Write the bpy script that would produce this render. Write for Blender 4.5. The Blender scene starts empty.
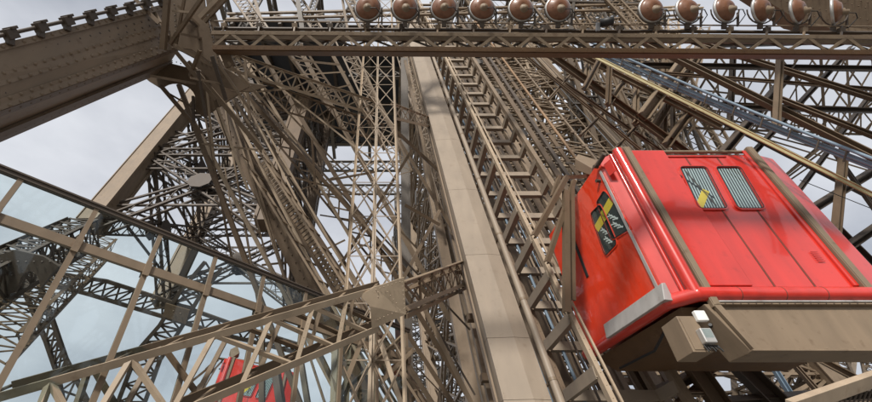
import bpy, math, random
from mathutils import Vector as V, Matrix, noise as mnoise
random.seed(7)
R_ = math.radians
scene = bpy.context.scene
col = scene.collection

# ------------------------------------------------------------------ camera
F = 412.0; CX, CY = 375.0, 201.0
PITCH = R_(40)
CAM = V((0, 0, 1.6))
cp, sp = math.cos(PITCH), math.sin(PITCH)
FW = V((0, cp, sp)); UP = V((0, -sp, cp)); RT = V((1, 0, 0))
cd = bpy.data.cameras.new('camera'); cam = bpy.data.objects.new('camera', cd); col.objects.link(cam)
cam.location = CAM; cam.rotation_euler = (R_(90) + PITCH, 0, 0)
cd.sensor_width = 36; cd.lens = 36 * F / 872; cd.shift_x = (436 - CX) / 872
cd.clip_start = 0.05; cd.clip_end = 5000
scene.camera = cam

def ray(px, py):
    return RT * ((px - CX) / F) + FW + UP * ((CY - py) / F)
def P(px, py, d):                      # point seen at (px, py), d metres along the view axis
    return CAM + ray(px, py) * d
def onX(px, py, x):
    r = ray(px, py); return CAM + r * ((x - CAM.x) / r.x)
def onY(px, py, y):
    r = ray(px, py); return CAM + r * ((y - CAM.y) / r.y)
def onZ(px, py, z):
    r = ray(px, py); return CAM + r * ((z - CAM.z) / r.z)
def onPl(px, py, p0, n):
    r = ray(px, py); return CAM + r * ((p0 - CAM).dot(n) / r.dot(n))
LEG = ray(364, -130).normalized()      # the lean of the tower's legs
Z = V((0, 0, 1)); X = V((1, 0, 0)); Y = V((0, 1, 0))

# ------------------------------------------------------------------ mesh builder
def frame(a, b, up):
    d = (b - a)
    if d.length < 1e-6: d = V((0, 0, 1e-3))
    d = d.normalized()
    s = d.cross(up)
    if s.length < 1e-4: s = d.cross(V((0.3, 0.9, 0.1)))
    s.normalize(); u = s.cross(d).normalized()
    return d, s, u
class MB:
    def __init__(self): self.v = []; self.f = []; self.sm = []
    def add(self, vs, fs, smooth=False):
        n = len(self.v); self.v += [V(p) for p in vs]
        for f in fs: self.f.append([i + n for i in f]); self.sm.append(smooth)
    def hexa(self, q0, q1):
        self.add(list(q0) + list(q1), [(3, 2, 1, 0), (4, 5, 6, 7), (0, 1, 5, 4), (1, 2, 6, 5), (2, 3, 7, 6), (3, 0, 4, 7)])
    def bar(self, a, b, w, h=None, up=Z, off=(0, 0)):
        h = w if h is None else h
        d, s, u = frame(a, b, up)
        q = [s * (w * i + off[0]) + u * (h * j + off[1]) for i, j in ((-.5, -.5), (.5, -.5), (.5, .5), (-.5, .5))]
        self.hexa([a + o for o in q], [b + o for o in q])
    def angle(self, a, b, w, t=None, up=Z, sx=1, su=1):       # L section
        t = t or w * .16
        self.bar(a, b, w, t, up, (0, su * (w - t) / 2 * -1))
        self.bar(a, b, t, w - t * 1.02, up, (sx * (w - t) / 2, t / 2 * su))
    def chan(self, a, b, w, h, t, up=Z, open_=1):               # C section: web and two flanges
        self.bar(a, b, w, t, up, (0, 0))
        for k in (-1, 1): self.bar(a, b, t, h, up, (k * (w - t) / 2, open_ * (h / 2 + t * .5 + .001)))
    def tube(self, a, b, r, n=10, r2=None):
        r2 = r if r2 is None else r2
        d, s, u = frame(a, b, Z if abs((b - a).normalized().z) < .95 else Y)
        vs = []
        for p, rr in ((a, r), (b, r2)):
            for i in range(n):
                t = 2 * math.pi * i / n; vs.append(p + s * (rr * math.cos(t)) + u * (rr * math.sin(t)))
        self.add(vs, [(i, (i + 1) % n, n + (i + 1) % n, n + i) for i in range(n)], True)
        self.add([vs[i] for i in range(n)], [tuple(range(n))[::-1]]); self.add([vs[n + i] for i in range(n)], [tuple(range(n))])
    def path(self, pts, r, n=8):
        for a, b in zip(pts, pts[1:]): self.tube(a, b, r, n)
    def plate(self, poly, th, nrm=None):                       # polygon (world points) given a thickness
        nrm = nrm or (poly[1] - poly[0]).cross(poly[-1] - poly[0]).normalized()
        o = nrm * (th / 2); n = len(poly)
        vs = [p + o for p in poly] + [p - o for p in poly]
        fs = [tuple(range(n)), tuple(range(2 * n - 1, n - 1, -1))] + [(i, i + n, (i + 1) % n + n, (i + 1) % n) for i in range(n)]
        self.add(vs, fs)
    def lathe(self, c, ax, prof, n=20, cap=True):              # prof: list of (along axis, radius)
        d, s, u = frame(c, c + ax, Z if abs(ax.normalized().z) < .9 else Y)
        vs = []
        for t, r in prof:
            for i in range(n):
                a = 2 * math.pi * i / n; vs.append(c + d * t + (s * math.cos(a) + u * math.sin(a)) * r)
        fs = []
        for k in range(len(prof) - 1):
            for i in range(n):
                fs.append((k * n + i, k * n + (i + 1) % n, (k + 1) * n + (i + 1) % n, (k + 1) * n + i))
        self.add(vs, fs, True)
    def rivet(self, p, nrm, r):
        d, s, u = frame(p, p + nrm, Z if abs(nrm.z) < .9 else Y)
        vs = [p + (s * math.cos(k * 1.047) + u * math.sin(k * 1.047)) * r for k in range(6)] + [p + (s * math.cos(k * 1.047) + u * math.sin(k * 1.047)) * r * .55 + d * r * .6 for k in range(6)]
        self.add(vs, [(k, (k + 1) % 6, (k + 1) % 6 + 6, k + 6) for k in range(6)] + [(6, 7, 8, 9, 10, 11)], True)
    def rivets(self, a, b, nrm, r, step):
        n = max(1, int((b - a).length / step))
        for k in range(n): self.rivet(a.lerp(b, (k + .5) / n), nrm, r)
    def zig(self, a0, a1, b0, b1, n, w, h=None, up=Z, pat='Z'):  # web between line a0-a1 and line b0-b1
        for k in range(n):
            t0, t1 = k / n, (k + 1) / n
            A0, A1, B0, B1 = a0.lerp(a1, t0), a0.lerp(a1, t1), b0.lerp(b1, t0), b0.lerp(b1, t1)
            if pat == 'Z':
                m = b0.lerp(b1, (t0 + t1) / 2); self.bar(A0, m, w, h, up); self.bar(m, A1, w, (h or w) * .96, up)
            elif pat == 'X': self.bar(A0, B1, w, h, up, (0, w * .3)); self.bar(B0, A1, w, h, up, (0, -w * .3))
            elif pat == 'N': self.bar(A0, B1, w, h, up); self.bar(A1, B1, w * 1.05, h, up)
            elif pat == 'P': self.bar(A0, B0, w, h, up)
            elif pat == 'XP': self.bar(A0, B1, w, h, up, (0, w * .3)); self.bar(B0, A1, w, h, up, (0, -w * .3)); self.bar(A1, B1, w * 1.05, h, up)
    def build(self, name, mat, parent=None, bevel=0):
        me = bpy.data.meshes.new(name)
        org = V(parent['_o']) if parent is not None else (sum(self.v, V()) / max(1, len(self.v)))
        me.from_pydata([p - org for p in self.v], [], self.f)
        me.polygons.foreach_set('use_smooth', self.sm); me.update()
        me.materials.append(mat)
        o = bpy.data.objects.new(name, me); col.objects.link(o)
        if parent is not None: o.parent = parent; o['_o'] = parent['_o']
        else: o.location = org; o['_o'] = tuple(org)
        if bevel:
            m = o.modifiers.new('bevel', 'BEVEL'); m.width = bevel; m.segments = 2; m.limit_method = 'ANGLE'
        return o
def tag(o, label, cat, group=None):
    o['label'] = label; o['category'] = cat
    if group: o['group'] = group
    return o
def thing(name, label, cat, loc, group=None):
    o = bpy.data.objects.new(name, None); col.objects.link(o); o.location = loc; o['_o'] = tuple(loc)
    o.empty_display_size = .2
    return tag(o, label, cat, group)
def kids(o): return [c for c in bpy.data.objects if c.parent == o]
def copy_tree(o, parent=None):
    c = o.copy(); col.objects.link(c); c.parent = parent
    for ch in kids(o): copy_tree(ch, c)
    return c

# ------------------------------------------------------------------ materials
def mat_paint(name, rgb, var=.18, rough=.55, scale=1.0, spec=.4, rust=0.0, metal=0.0, coat=0.0, bump=.15):
    m = bpy.data.materials.new(name); m.use_nodes = True; nt = m.node_tree; N = nt.nodes; L = nt.links
    b = N['Principled BSDF']
    tc = N.new('ShaderNodeTexCoord')
    mp = N.new('ShaderNodeMapping'); mp.inputs['Scale'].default_value = (3 * scale, 3 * scale, .6 * scale); L.new(tc.outputs['Object'], mp.inputs[0])
    n1 = N.new('ShaderNodeTexNoise'); n1.inputs['Scale'].default_value = 1.3; n1.inputs['Detail'].default_value = 6; L.new(mp.outputs[0], n1.inputs['Vector'])
    n2 = N.new('ShaderNodeTexNoise'); n2.inputs['Scale'].default_value = .5 * scale; n2.inputs['Detail'].default_value = 4; L.new(tc.outputs['Object'], n2.inputs['Vector'])
    ad = N.new('ShaderNodeMath'); ad.operation = 'ADD'; L.new(n1.outputs[0], ad.inputs[0]); L.new(n2.outputs[0], ad.inputs[1])
    cr = N.new('ShaderNodeMapRange'); cr.inputs[1].default_value = .7; cr.inputs[2].default_value = 1.3; L.new(ad.outputs[0], cr.inputs[0])
    mx = N.new('ShaderNodeMix'); mx.data_type = 'RGBA'; L.new(cr.outputs[0], mx.inputs[0])
    mx.inputs[6].default_value = (*[c * (1 - var) for c in rgb], 1); mx.inputs[7].default_value = (*[min(1, c * (1 + var)) for c in rgb], 1)
    out = mx.outputs[2]
    if rust:
        n3 = N.new('ShaderNodeTexNoise'); n3.inputs['Scale'].default_value = 5 * scale; n3.inputs['Detail'].default_value = 8; L.new(tc.outputs['Object'], n3.inputs['Vector'])
        r3 = N.new('ShaderNodeMapRange'); r3.inputs[1].default_value = .60; r3.inputs[2].default_value = .74; r3.inputs[4].default_value = rust; L.new(n3.outputs[0], r3.inputs[0])
        m3 = N.new('ShaderNodeMix'); m3.data_type = 'RGBA'; L.new(r3.outputs[0], m3.inputs[0]); L.new(out, m3.inputs[6]); m3.inputs[7].default_value = (rgb[0] * .5, rgb[1] * .4, rgb[2] * .32, 1)
        out = m3.outputs[2]
    L.new(out, b.inputs['Base Color'])
    b.inputs['Metallic'].default_value = metal; b.inputs['Specular IOR Level'].default_value = spec
    rr = N.new('ShaderNodeMapRange'); rr.inputs[3].default_value = rough * .8; rr.inputs[4].default_value = min(1, rough * 1.25); L.new(n1.outputs[0], rr.inputs[0]); L.new(rr.outputs[0], b.inputs['Roughness'])
    b.inputs['Coat Weight'].default_value = coat; b.inputs['Coat Roughness'].default_value = .08
    if bump:
        nb = N.new('ShaderNodeTexNoise'); nb.inputs['Scale'].default_value = 2.2 * scale; nb.inputs['Detail'].default_value = 3; L.new(tc.outputs['Object'], nb.inputs['Vector'])
        bp = N.new('ShaderNodeBump'); bp.inputs['Strength'].default_value = bump; bp.inputs['Distance'].default_value = .05; L.new(nb.outputs[0], bp.inputs['Height']); L.new(bp.outputs[0], b.inputs['Normal'])
        if coat: L.new(bp.outputs[0], b.inputs['Coat Normal'])
    return m
M = {}
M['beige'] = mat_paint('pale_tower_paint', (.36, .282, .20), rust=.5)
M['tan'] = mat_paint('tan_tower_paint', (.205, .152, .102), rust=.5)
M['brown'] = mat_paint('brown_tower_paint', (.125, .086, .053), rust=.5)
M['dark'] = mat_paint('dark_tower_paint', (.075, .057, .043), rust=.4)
M['steelgrey'] = mat_paint('grey_beige_paint', (.27, .218, .165), var=.12, rust=.25, bump=.05)
M['umber'] = mat_paint('umber_paint', (.115, .064, .030), rust=.5)
M['slab'] = mat_paint('shaded_soffit', (.045, .05, .06), scale=.3)  # shade of the platform underside put into the colour
M['far'] = mat_paint('shaded_tower_paint', (.11, .094, .078), scale=.4, rust=.3)  # like tan and brown, darkened to stand for sun blocked by the tower
M['copper'] = mat_paint('copper_brown_enamel', (.19, .085, .045), rough=.42, spec=.4, coat=.15, bump=.08, rust=.6)
M['red'] = mat_paint('red_gloss_paint', (.56, .026, .014), var=.14, rough=.32, spec=.5, coat=1.0, bump=.05, rust=.3)
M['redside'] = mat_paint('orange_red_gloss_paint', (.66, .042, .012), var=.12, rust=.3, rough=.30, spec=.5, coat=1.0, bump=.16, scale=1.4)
M['silver'] = mat_paint('brushed_aluminium', (.50, .49, .47), rough=.4, metal=.5, rust=.6)
M['grey'] = mat_paint('grey_steel', (.22, .225, .235), rough=.45, metal=.3)
M['cable'] = mat_paint('blue_grey_cable_sheath', (.17, .235, .30), rough=.5)
M['yellow'] = mat_paint('straw_yellow_rail', (.46, .40, .22), rough=.5, rust=.4)
M['signal'] = mat_paint('yellow_strip', (.80, .55, .06), rough=.4, bump=0)
M['white'] = mat_paint('white_plastic_and_reflection', (.72, .71, .68), rough=.4, bump=0)  # lamp plastic, also the painted reflections in the side windows
M['orange'] = mat_paint('rusty_orange_pipe', (.25, .155, .085), rough=.6, rust=.8)
M['black'] = mat_paint('black_rubber', (.02, .02, .02), rough=.5, bump=0)
M['deck'] = mat_paint('pale_deck', (.19, .18, .165), rough=.8, scale=.3)
M['ground'] = mat_paint('park_ground', (.22, .21, .17), rough=.9, scale=.02, bump=0)
def glass(name, tint, refl):
    m = bpy.data.materials.new(name); m.use_nodes = True; nt = m.node_tree; N = nt.nodes; L = nt.links; N.clear()
    o = N.new('ShaderNodeOutputMaterial'); t = N.new('ShaderNodeBsdfTransparent'); t.inputs[0].default_value = (*tint, 1)
    g = N.new('ShaderNodeBsdfGlossy'); g.inputs['Roughness'].default_value = .03; g.inputs[0].default_value = (.9, .95, 1, 1)
    fr = N.new('ShaderNodeFresnel'); fr.inputs[0].default_value = refl
    ge = N.new('ShaderNodeNewGeometry'); iv = N.new('ShaderNodeMath'); iv.operation = 'SUBTRACT'; iv.inputs[0].default_value = 1; L.new(ge.outputs['Backfacing'], iv.inputs[1])
    mu = N.new('ShaderNodeMath'); mu.operation = 'MULTIPLY'; L.new(fr.outputs[0], mu.inputs[0]); L.new(iv.outputs[0], mu.inputs[1])
    mx = N.new('ShaderNodeMixShader'); L.new(mu.outputs[0], mx.inputs[0]); L.new(t.outputs[0], mx.inputs[1]); L.new(g.outputs[0], mx.inputs[2]); L.new(mx.outputs[0], o.inputs[0])
    return m
M['glass'] = glass('blue_tinted_glass', (.88, .925, .925), 1.6)
M['winglass'] = glass('window_glass', (.90, .94, .94), 1.5)
M['blind'] = mat_paint('wired_blind_grey', (.55, .60, .60), rough=.4, bump=0)
M['windark'] = mat_paint('dark_interior', (.05, .055, .055), rough=.3, bump=0)

# ------------------------------------------------------------------ world and light
w = bpy.data.worlds.new('World'); scene.world = w; w.use_nodes = True
nt = w.node_tree; N = nt.nodes; L = nt.links
bg = N['Background']; bg.inputs[1].default_value = .12
SUN_EL, SUN_AZ = R_(38), R_(200)           # from behind the viewer's left shoulder
sky = N.new('ShaderNodeTexSky'); sky.sky_type = 'NISHITA'; sky.sun_disc = False
sky.sun_elevation = SUN_EL; sky.sun_rotation = SUN_AZ; sky.air_density = 1.0; sky.dust_density = 3.0
tc = N.new('ShaderNodeTexCoord'); mp = N.new('ShaderNodeMapping'); mp.inputs['Scale'].default_value = (1.0, 1.0, 2.0)
n1 = N.new('ShaderNodeTexNoise'); n1.inputs['Scale'].default_value = 2.6; n1.inputs['Detail'].default_value = 7; n1.inputs['Roughness'].default_value = .5
L.new(tc.outputs['Generated'], mp.inputs[0]); L.new(mp.outputs[0], n1.inputs['Vector'])
cr = N.new('ShaderNodeValToRGB'); cr.color_ramp.elements[0].position = .30; cr.color_ramp.elements[1].position = .72
cr.color_ramp.elements[0].color = (2.9, 3.05, 3.4, 1); cr.color_ramp.elements[1].color = (5.8, 5.9, 6.15, 1)
L.new(n1.outputs[0], cr.inputs[0])
mx = N.new('ShaderNodeMix'); mx.data_type = 'RGBA'; mx.inputs[0].default_value = .90
L.new(sky.outputs[0], mx.inputs[6]); L.new(cr.outputs[0], mx.inputs[7]); L.new(mx.outputs[2], bg.inputs[0])
sd = bpy.data.lights.new('sun', 'SUN'); sd.energy = 3.3; sd.angle = R_(7); sd.color = (1, .95, .88)
so = bpy.data.objects.new('sun', sd); col.objects.link(so)
# direction towards the sun: behind the viewer (-Y), to the left
sdir = V((math.sin(SUN_AZ) * math.cos(SUN_EL), math.cos(SUN_AZ) * math.cos(SUN_EL), math.sin(SUN_EL)))
so.rotation_euler = (-sdir).to_track_quat('-Z', 'Y').to_euler()
scene.view_settings.view_transform = 'Standard'; scene.view_settings.look = 'None'
scene.view_settings.gamma = 1; scene.view_settings.exposure = 0.42

# ------------------------------------------------------------------ setting
def sheet(name, x0, x1, y0, y1, z, mat):
    b = MB(); b.hexa([V((x0, y0, z - .2)), V((x1, y0, z - .2)), V((x1, y1, z - .2)), V((x0, y1, z - .2))], [V((x0, y0, z)), V((x1, y0, z)), V((x1, y1, z)), V((x0, y1, z))])
    o = b.build(name, mat); o['kind'] = 'structure'; return o
sheet('deck', -45, 45, -40, 60, 0, M['deck'])
sheet('ground', -2500, 2500, -2500, 2500, -57, M['ground'])

# ------------------------------------------------------------------ lattice members
def flat_brace(mb, a, b, up, W, c, n, pat='X', lw=None):
    d, s, u = frame(a, b, up)
    lw = lw or c * .6
    e = s * (W / 2)
    mb.bar(a + e, b + e, c, c * 1.3, up); mb.bar(a - e, b - e, c, c * 1.3, up)
    mb.zig(a + e, b + e, a - e, b - e, n, lw, lw * .5, u, pat)
def pier(name, label, q0, q1, panels, chord, bw, mats, bays=8, faces=(0, 1, 2, 3), inner=True, detail=1, group=None, studs=False):
    """A leg of the tower: four box chords, braced faces, plates at the nodes."""
    t = thing(name, label, 'tower leg', q0[0], group)
    cm, bm_, gm = mats
    cen0 = sum(q0, V()) / 4; cen1 = sum(q1, V()) / 4
    for i in range(4):
        b = MB(); nb = (q0[(i + 1) % 4] - q0[i])
        if detail > 1:
            d, s, u = frame(q0[i], q1[i], nb)
            b.bar(q0[i], q1[i], chord, chord * .86, nb)
            for a_ in (-1, 1):
                for c_ in (-1, 1): b.bar(q0[i], q1[i], chord * .16, chord * .05, nb, (a_ * chord * .47, c_ * chord * .48))
        else: b.bar(q0[i], q1[i], chord, chord * .95, nb)
        b.build('chord', cm, t)
    for fi in faces:
        a0, a1, b0, b1 = q0[fi], q1[fi], q0[(fi + 1) % 4], q1[(fi + 1) % 4]
        nrm = (a1 - a0).cross(b0 - a0).normalized()
        for k in range(panels):
            t0, t1 = k / panels, (k + 1) / panels
            A0, A1, B0, B1 = a0.lerp(a1, t0), a0.lerp(a1, t1), b0.lerp(b1, t0), b0.lerp(b1, t1)
            Mx = (A0 + B0 + A1 + B1) / 4
            for (p, q) in ((A0, B1), (B0, A1)):
                b = MB(); flat_brace(b, p, q, nrm, bw, bw * .13, bays, 'X', bw * .07)
                flat_brace(b, p + nrm * bw * .6, q + nrm * bw * .6, nrm, bw, bw * .12, bays, 'Z', bw * .06)
                b.build('brace', bm_, t)
            b = MB(); flat_brace(b, A1, B1, nrm, bw * .9, bw * .14, bays, 'X', bw * .07); b.build('strut', bm_, t)
            b = MB()
            r = bw * .85
            d, s, u = frame(A0, B1, nrm)
            b.plate([Mx - nrm * bw * .4 + (s * math.cos(j * math.pi / 4 + .39) + d * math.sin(j * math.pi / 4 + .39)) * r for j in range(8)], .05, nrm)
            b.build('gusset_plate', gm, t); b = MB()
            b.plate([Mx + nrm * bw * .8 + (s * math.cos(j * math.pi / 4 + .39) + d * math.sin(j * math.pi / 4 + .39)) * r for j in range(8)], .05, nrm)
            b.build('gusset_plate', gm, t)
        if inner:
            b = MB()
            for k in range(panels * 2):
                t0 = (k + .5) / (panels * 2)
                A, B = a0.lerp(a1, t0), b0.lerp(b1, t0)
                m2 = (A + B) / 2 + nrm * .15
                A2 = a0.lerp(a1, min(1, t0 + .7 / panels)); B2 = b0.lerp(b1, min(1, t0 + .7 / panels))
                for p, q in ((A, B2), (B, A2), (A, B)):
                    b.bar(p + nrm * .1, q + nrm * .1, bw * .16, bw * .12, nrm)
            b.build('secondary_bracing', bm_, t)
    return t

# --- far left leg
def quad_at(p, wx, wy, skew=0):
    return [p, p + X * wx + Y * skew, p + X * wx + Y * (wy + skew), p + Y * wy]
def leg_from(p, wx, wy, z0, z1, dirv, taper=1.0):
    q = quad_at(p, wx, wy)
    a = [c + dirv * ((z0 - c.z) / dirv.z) for c in q]; b = [c + dirv * ((z1 - c.z) / dirv.z) for c in q]
    cb = sum(b, V()) / 4
    b = [cb + (x - cb) * taper for x in b]
    return a, b
LB = ray(372, -121).normalized()
q0, q1 = leg_from(P(112, 200, 27), 10.6, 10.6, 16.5, 50, LB)
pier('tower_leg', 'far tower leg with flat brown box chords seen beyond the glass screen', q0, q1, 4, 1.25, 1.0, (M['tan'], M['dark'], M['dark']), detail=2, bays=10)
for o in [o for o in bpy.data.objects if o.name in ('chord.001', 'chord.002')]: o.data.materials[0] = M['brown']
# --- leg carrying the lift, behind the tracks
q0, q1 = leg_from(P(466, 300, 19), 13.5, 14, 0, 50, LEG)
pier('tower_leg', 'dense lattice tower leg rising directly behind the ladder-like lift track', q0, q1, 7, .75, .8, (M['tan'], M['tan'], M['far']), detail=2, bays=9)
# --- far leg seen through the middle
q0, q1 = leg_from(P(402, 300, 55), 13, 13, 0, 50, ray(380, -100).normalized())
pier('tower_leg', 'distant spidery tower leg seen between the mast and the pale box beam', q0, q1, 6, .8, .9, (M['far'], M['far'], M['far']), bays=8)

# --- second platform, seen from below
zt = 50
t = thing('platform', 'dark underside of the upper platform high above the tower legs', 'platform', V((4, 34, zt)))
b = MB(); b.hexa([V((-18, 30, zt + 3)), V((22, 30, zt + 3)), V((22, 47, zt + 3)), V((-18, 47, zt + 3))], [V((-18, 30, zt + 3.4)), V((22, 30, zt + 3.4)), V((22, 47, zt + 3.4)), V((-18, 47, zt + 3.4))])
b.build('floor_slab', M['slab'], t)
for k in range(8):
    x = -18 + k * 40 / 7
    b = MB(); b.bar(V((x, 20, zt)), V((x, 47, zt)), .5, .12); b.bar(V((x, 20, zt + 2.6)), V((x, 47, zt + 2.6)), .5, .12)
    b.zig(V((x, 20, zt)), V((x, 47, zt)), V((x, 20, zt + 2.6)), V((x, 47, zt + 2.6)), 12, .22, .16, X, 'X'); b.build('girder', M['far'], t)
for k in range(7):
    y = 20 + k * 6
    b = MB(); b.bar(V((-18, y, zt + .2)), V((22, y, zt + .2)), .5, .12); b.bar(V((-18, y, zt + 2.4)), V((22, y, zt + 2.4)), .5, .12)
    b.zig(V((-18, y, zt + .2)), V((22, y, zt + .2)), V((-18, y, zt + 2.4)), V((22, y, zt + 2.4)), 20, .22, .16, Y, 'X'); b.build('girder', M['far'], t)

t = thing('shade_panel', 'dark blue-grey panel added to stand for the shaded platform underside, between node and mast', 'platform', onZ(290, 70, 36))  # dark sheet added where the platform underside lies in shade
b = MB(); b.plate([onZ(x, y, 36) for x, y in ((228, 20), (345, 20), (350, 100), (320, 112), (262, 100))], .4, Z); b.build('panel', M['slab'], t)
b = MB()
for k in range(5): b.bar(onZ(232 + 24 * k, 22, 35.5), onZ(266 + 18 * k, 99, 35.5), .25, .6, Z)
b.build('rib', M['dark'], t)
q0, q1 = leg_from(V((14, -14, 0)), 13, -9, 0, 56, V((-.15, .12, 1)))  # out-of-view leg, added so the cabin paint has ironwork to reflect
pier('tower_leg', 'unseen lattice tower leg behind the viewpoint, added to be mirrored in the glossy red cabin wall', q0, q1, 5, 1.3, 1.2, (M['brown'], M['brown'], M['brown']), bays=6, inner=False)

# ------------------------------------------------------------------ general truss thing
def truss(name, label, A, B, n, chord, web, mat, pat='XP', side_pat='Z', cat='lattice girder', webmat=None, sect='L', group=None, rivet=0, loops=True):
    """A, B: lists of 4 corner points (or 2 for a flat truss) at each end."""
    t = thing(name, label, cat, A[0], group)
    m = len(A); wm = webmat or mat
    ca = sum(A, V()) / m; cb = sum(B, V()) / m
    for i in range(m):
        b = MB(); nxt = A[(i + 1) % m] - A[i]
        b.angle(A[i], B[i], chord, chord * .22, nxt) if sect == 'L' else b.bar(A[i], B[i], chord, chord * .9, nxt)
        if rivet:
            d, s, u = frame(A[i], B[i], nxt)
            toc = (CAM - A[i]); nn = s if s.dot(toc) > 0 else -s
            b.rivets(A[i] + nn * chord * .5, B[i] + nn * chord * .5, nn, chord * .10, rivet)
        b.build('chord', mat, t)
    pairs = [(0, 1)] if m == 2 else [(0, 1), (1, 2), (2, 3), (3, 0)]
    for j, (i, k) in enumerate(pairs):
        nrm = (B[i] - A[i]).cross(A[k] - A[i]).normalized()
        b = MB(); b.zig(A[i], B[i], A[k], B[k], n, web, web * .35, nrm, pat if j % 2 == 0 else side_pat); b.build('lacing', wm, t)
    return t
def box4(c0, c1, h, w_, up=Z):
    d, s, u = frame(c0, c1, up)
    o = [s * -w_ / 2 + u * -h / 2, s * -w_ / 2 + u * h / 2, s * w_ / 2 + u * h / 2, s * w_ / 2 + u * -h / 2]
    return [c0 + x for x in o], [c1 + x for x in o]

# ------------------------------------------------------------------ riveted girder, top left
G = thing('riveted_girder', 'massive riveted plate girder with clamp studs along its edge, top left corner', 'girder', P(0, 80, 7))
def gl(x0, y0, d0, x1, y1, d1): return (P(x0, y0, d0), P(x1, y1, d1))
T = gl(-70, 62, 6.0, 176, 2, 11.2); Mi = gl(-70, 132, 5.9, 182, 44, 11.0); Bt = gl(-70, 165, 6.6, 168, 66, 11.9)
T = (T[0] + (T[0] - T[1]) * .45, T[1]); Mi = (Mi[0] + (Mi[0] - Mi[1]) * .45, Mi[1]); Bt = (Bt[0] + (Bt[0] - Bt[1]) * .45, Bt[1])
b = MB()
off0 = (Bt[0] - Mi[0]); off1 = (Bt[1] - Mi[1])
b.hexa([T[0], Mi[0], Bt[0], T[0] + off0], [T[1], Mi[1], Bt[1], T[1] + off1])
b.build('web', M['tan'], G)
nf = (T[1] - T[0]).cross(Mi[0] - T[0]).normalized()
if nf.dot(CAM - T[0]) < 0: nf = -nf
nu = (Mi[1] - Mi[0]).cross(Bt[0] - Mi[0]).normalized()
if nu.dot(CAM - Mi[0]) < 0: nu = -nu
def gline(s): return T[0].lerp(Mi[0], s), T[1].lerp(Mi[1], s)
for s0, s1, th in ((-.02, .10, .05), (.44, .66, .05), (.86, 1.04, .06)):
    a0, a1 = gline(s0); c0, c1 = gline(s1); b = MB()
    b.hexa([a0 + nf * .002, c0 + nf * .002, c0 + nf * th, a0 + nf * th], [a1 + nf * .002, c1 + nf * .002, c1 + nf * th, a1 + nf * th])
    for s in ((s0 + .03, s1 - .03) if s1 - s0 > .15 else ((s0 + s1) / 2,)):
        r0, r1 = gline(s); b.rivets(r0 + nf * th, r1 + nf * th, nf, .036, .2)
    b.build('flange', M['tan'], G)
b = MB()
for s in (.25, .38, .72, .80):
    r0, r1 = gline(s); b.rivets(r0, r1, nf, .034, .27)
b.build('rivet_rows', M['dark'], G)['kind'] = 'stuff'
for s0, s1, th in ((0.02, .2, .05), (.75, 1.12, .06)):
    b = MB(); a0, a1 = Mi[0].lerp(Bt[0], s0), Mi[1].lerp(Bt[1], s0); c0, c1 = Mi[0].lerp(Bt[0], s1), Mi[1].lerp(Bt[1], s1)
    b.hexa([a0 + nu * .002, c0 + nu * .002, c0 + nu * th, a0 + nu * th], [a1 + nu * .002, c1 + nu * .002, c1 + nu * th, a1 + nu * th])
    b.rivets((a0 + c0) / 2 + nu * th, (a1 + c1) / 2 + nu * th, nu, .024, .2)
    b.build('flange', M['brown'], G)
b = MB(); b.tube(T[0] + nf * .05 - (Mi[0] - T[0]).normalized() * .16, T[1] + nf * .05 - (Mi[0] - T[0]).normalized() * .16, .035, 8); b.build('cable_rail', M['dark'], G)
upg = -(Mi[0] - T[0]).normalized()
Lg = (T[1] - T[0]).length; dg = (T[1] - T[0]).normalized()
for k in range(14):
    c = T[0] + dg * (Lg * (.31 + (k - 4) * .0676 + .069)) + nf * .06 + upg * .15
    b = MB(); b.bar(c - dg * .10, c + dg * .10, .15, .17, upg); b.bar(c - upg * .2, c + upg * .02, .10, .10, dg); b.bar(c + upg * .1 - dg * .06, c + upg * .1 + dg * .06, .22, .05, upg)
    b.build('clamp_stud', M['dark'], G, .01)
# gusset cluster where the light bar ends
Nd = thing('node_plates', 'curved brown gusset plates with oval holes where the riveted girder meets the light bar', 'gusset plates', P(190, 50, 10.5))
def plate_px(pts, d, th, mat, nm, par, dd=0, hole=None):
    b = MB(); b.plate([P(x, y, d + dd * (x - pts[0][0])) for x, y in pts], th, FW); return b.build(nm, mat, par, .008)
def arc(cx, cy, rx, ry, a0, a1, n=8, rot=0):
    out = []
    for i in range(n + 1):
        a = R_(a0 + (a1 - a0) * i / n); x, y = rx * math.cos(a), ry * math.sin(a)
        out.append((cx + x * math.cos(rot) - y * math.sin(rot), cy + x * math.sin(rot) + y * math.cos(rot)))
    return out
plate_px([(163, -12), (172, 40), (176, 48), (192, 50), (210, 62), (222, 66), (214, 40), (206, 10), (204, -12)], 10.2, .05, M['brown'], 'gusset_plate', Nd)
plate_px([(205, -12), (209, 18), (216, 45), (226, 68), (236, 66), (224, 40), (215, 12), (214, -12)], 9.9, .10, M['brown'], 'gusset_plate', Nd)
plate_px([(166, 38), (172, 34), (190, 44), (212, 62), (232, 72), (252, 86), (240, 92), (216, 84), (205, 75)] + arc(199, 65, 6.5, 3.5, 60, 240, 8, .6) + [(182, 52), (170, 47)], 10.6, .05, M['brown'], 'gusset_plate', Nd)
plate_px([(138, 72), (165, 62), (205, 72), (222, 80), (240, 94), (215, 110), (205, 118), (196, 112)] + arc(178, 97, 18, 13, -10, -165, 10, .25) + [(150, 82)], 11.6, .06, M['brown'], 'gusset_plate', Nd)
plate_px([(196, 44), (216, 80), (232, 92), (252, 92), (268, 86), (244, 82), (226, 70), (216, 50)], 11.2, .05, M['brown'], 'gusset_plate', Nd)
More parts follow.
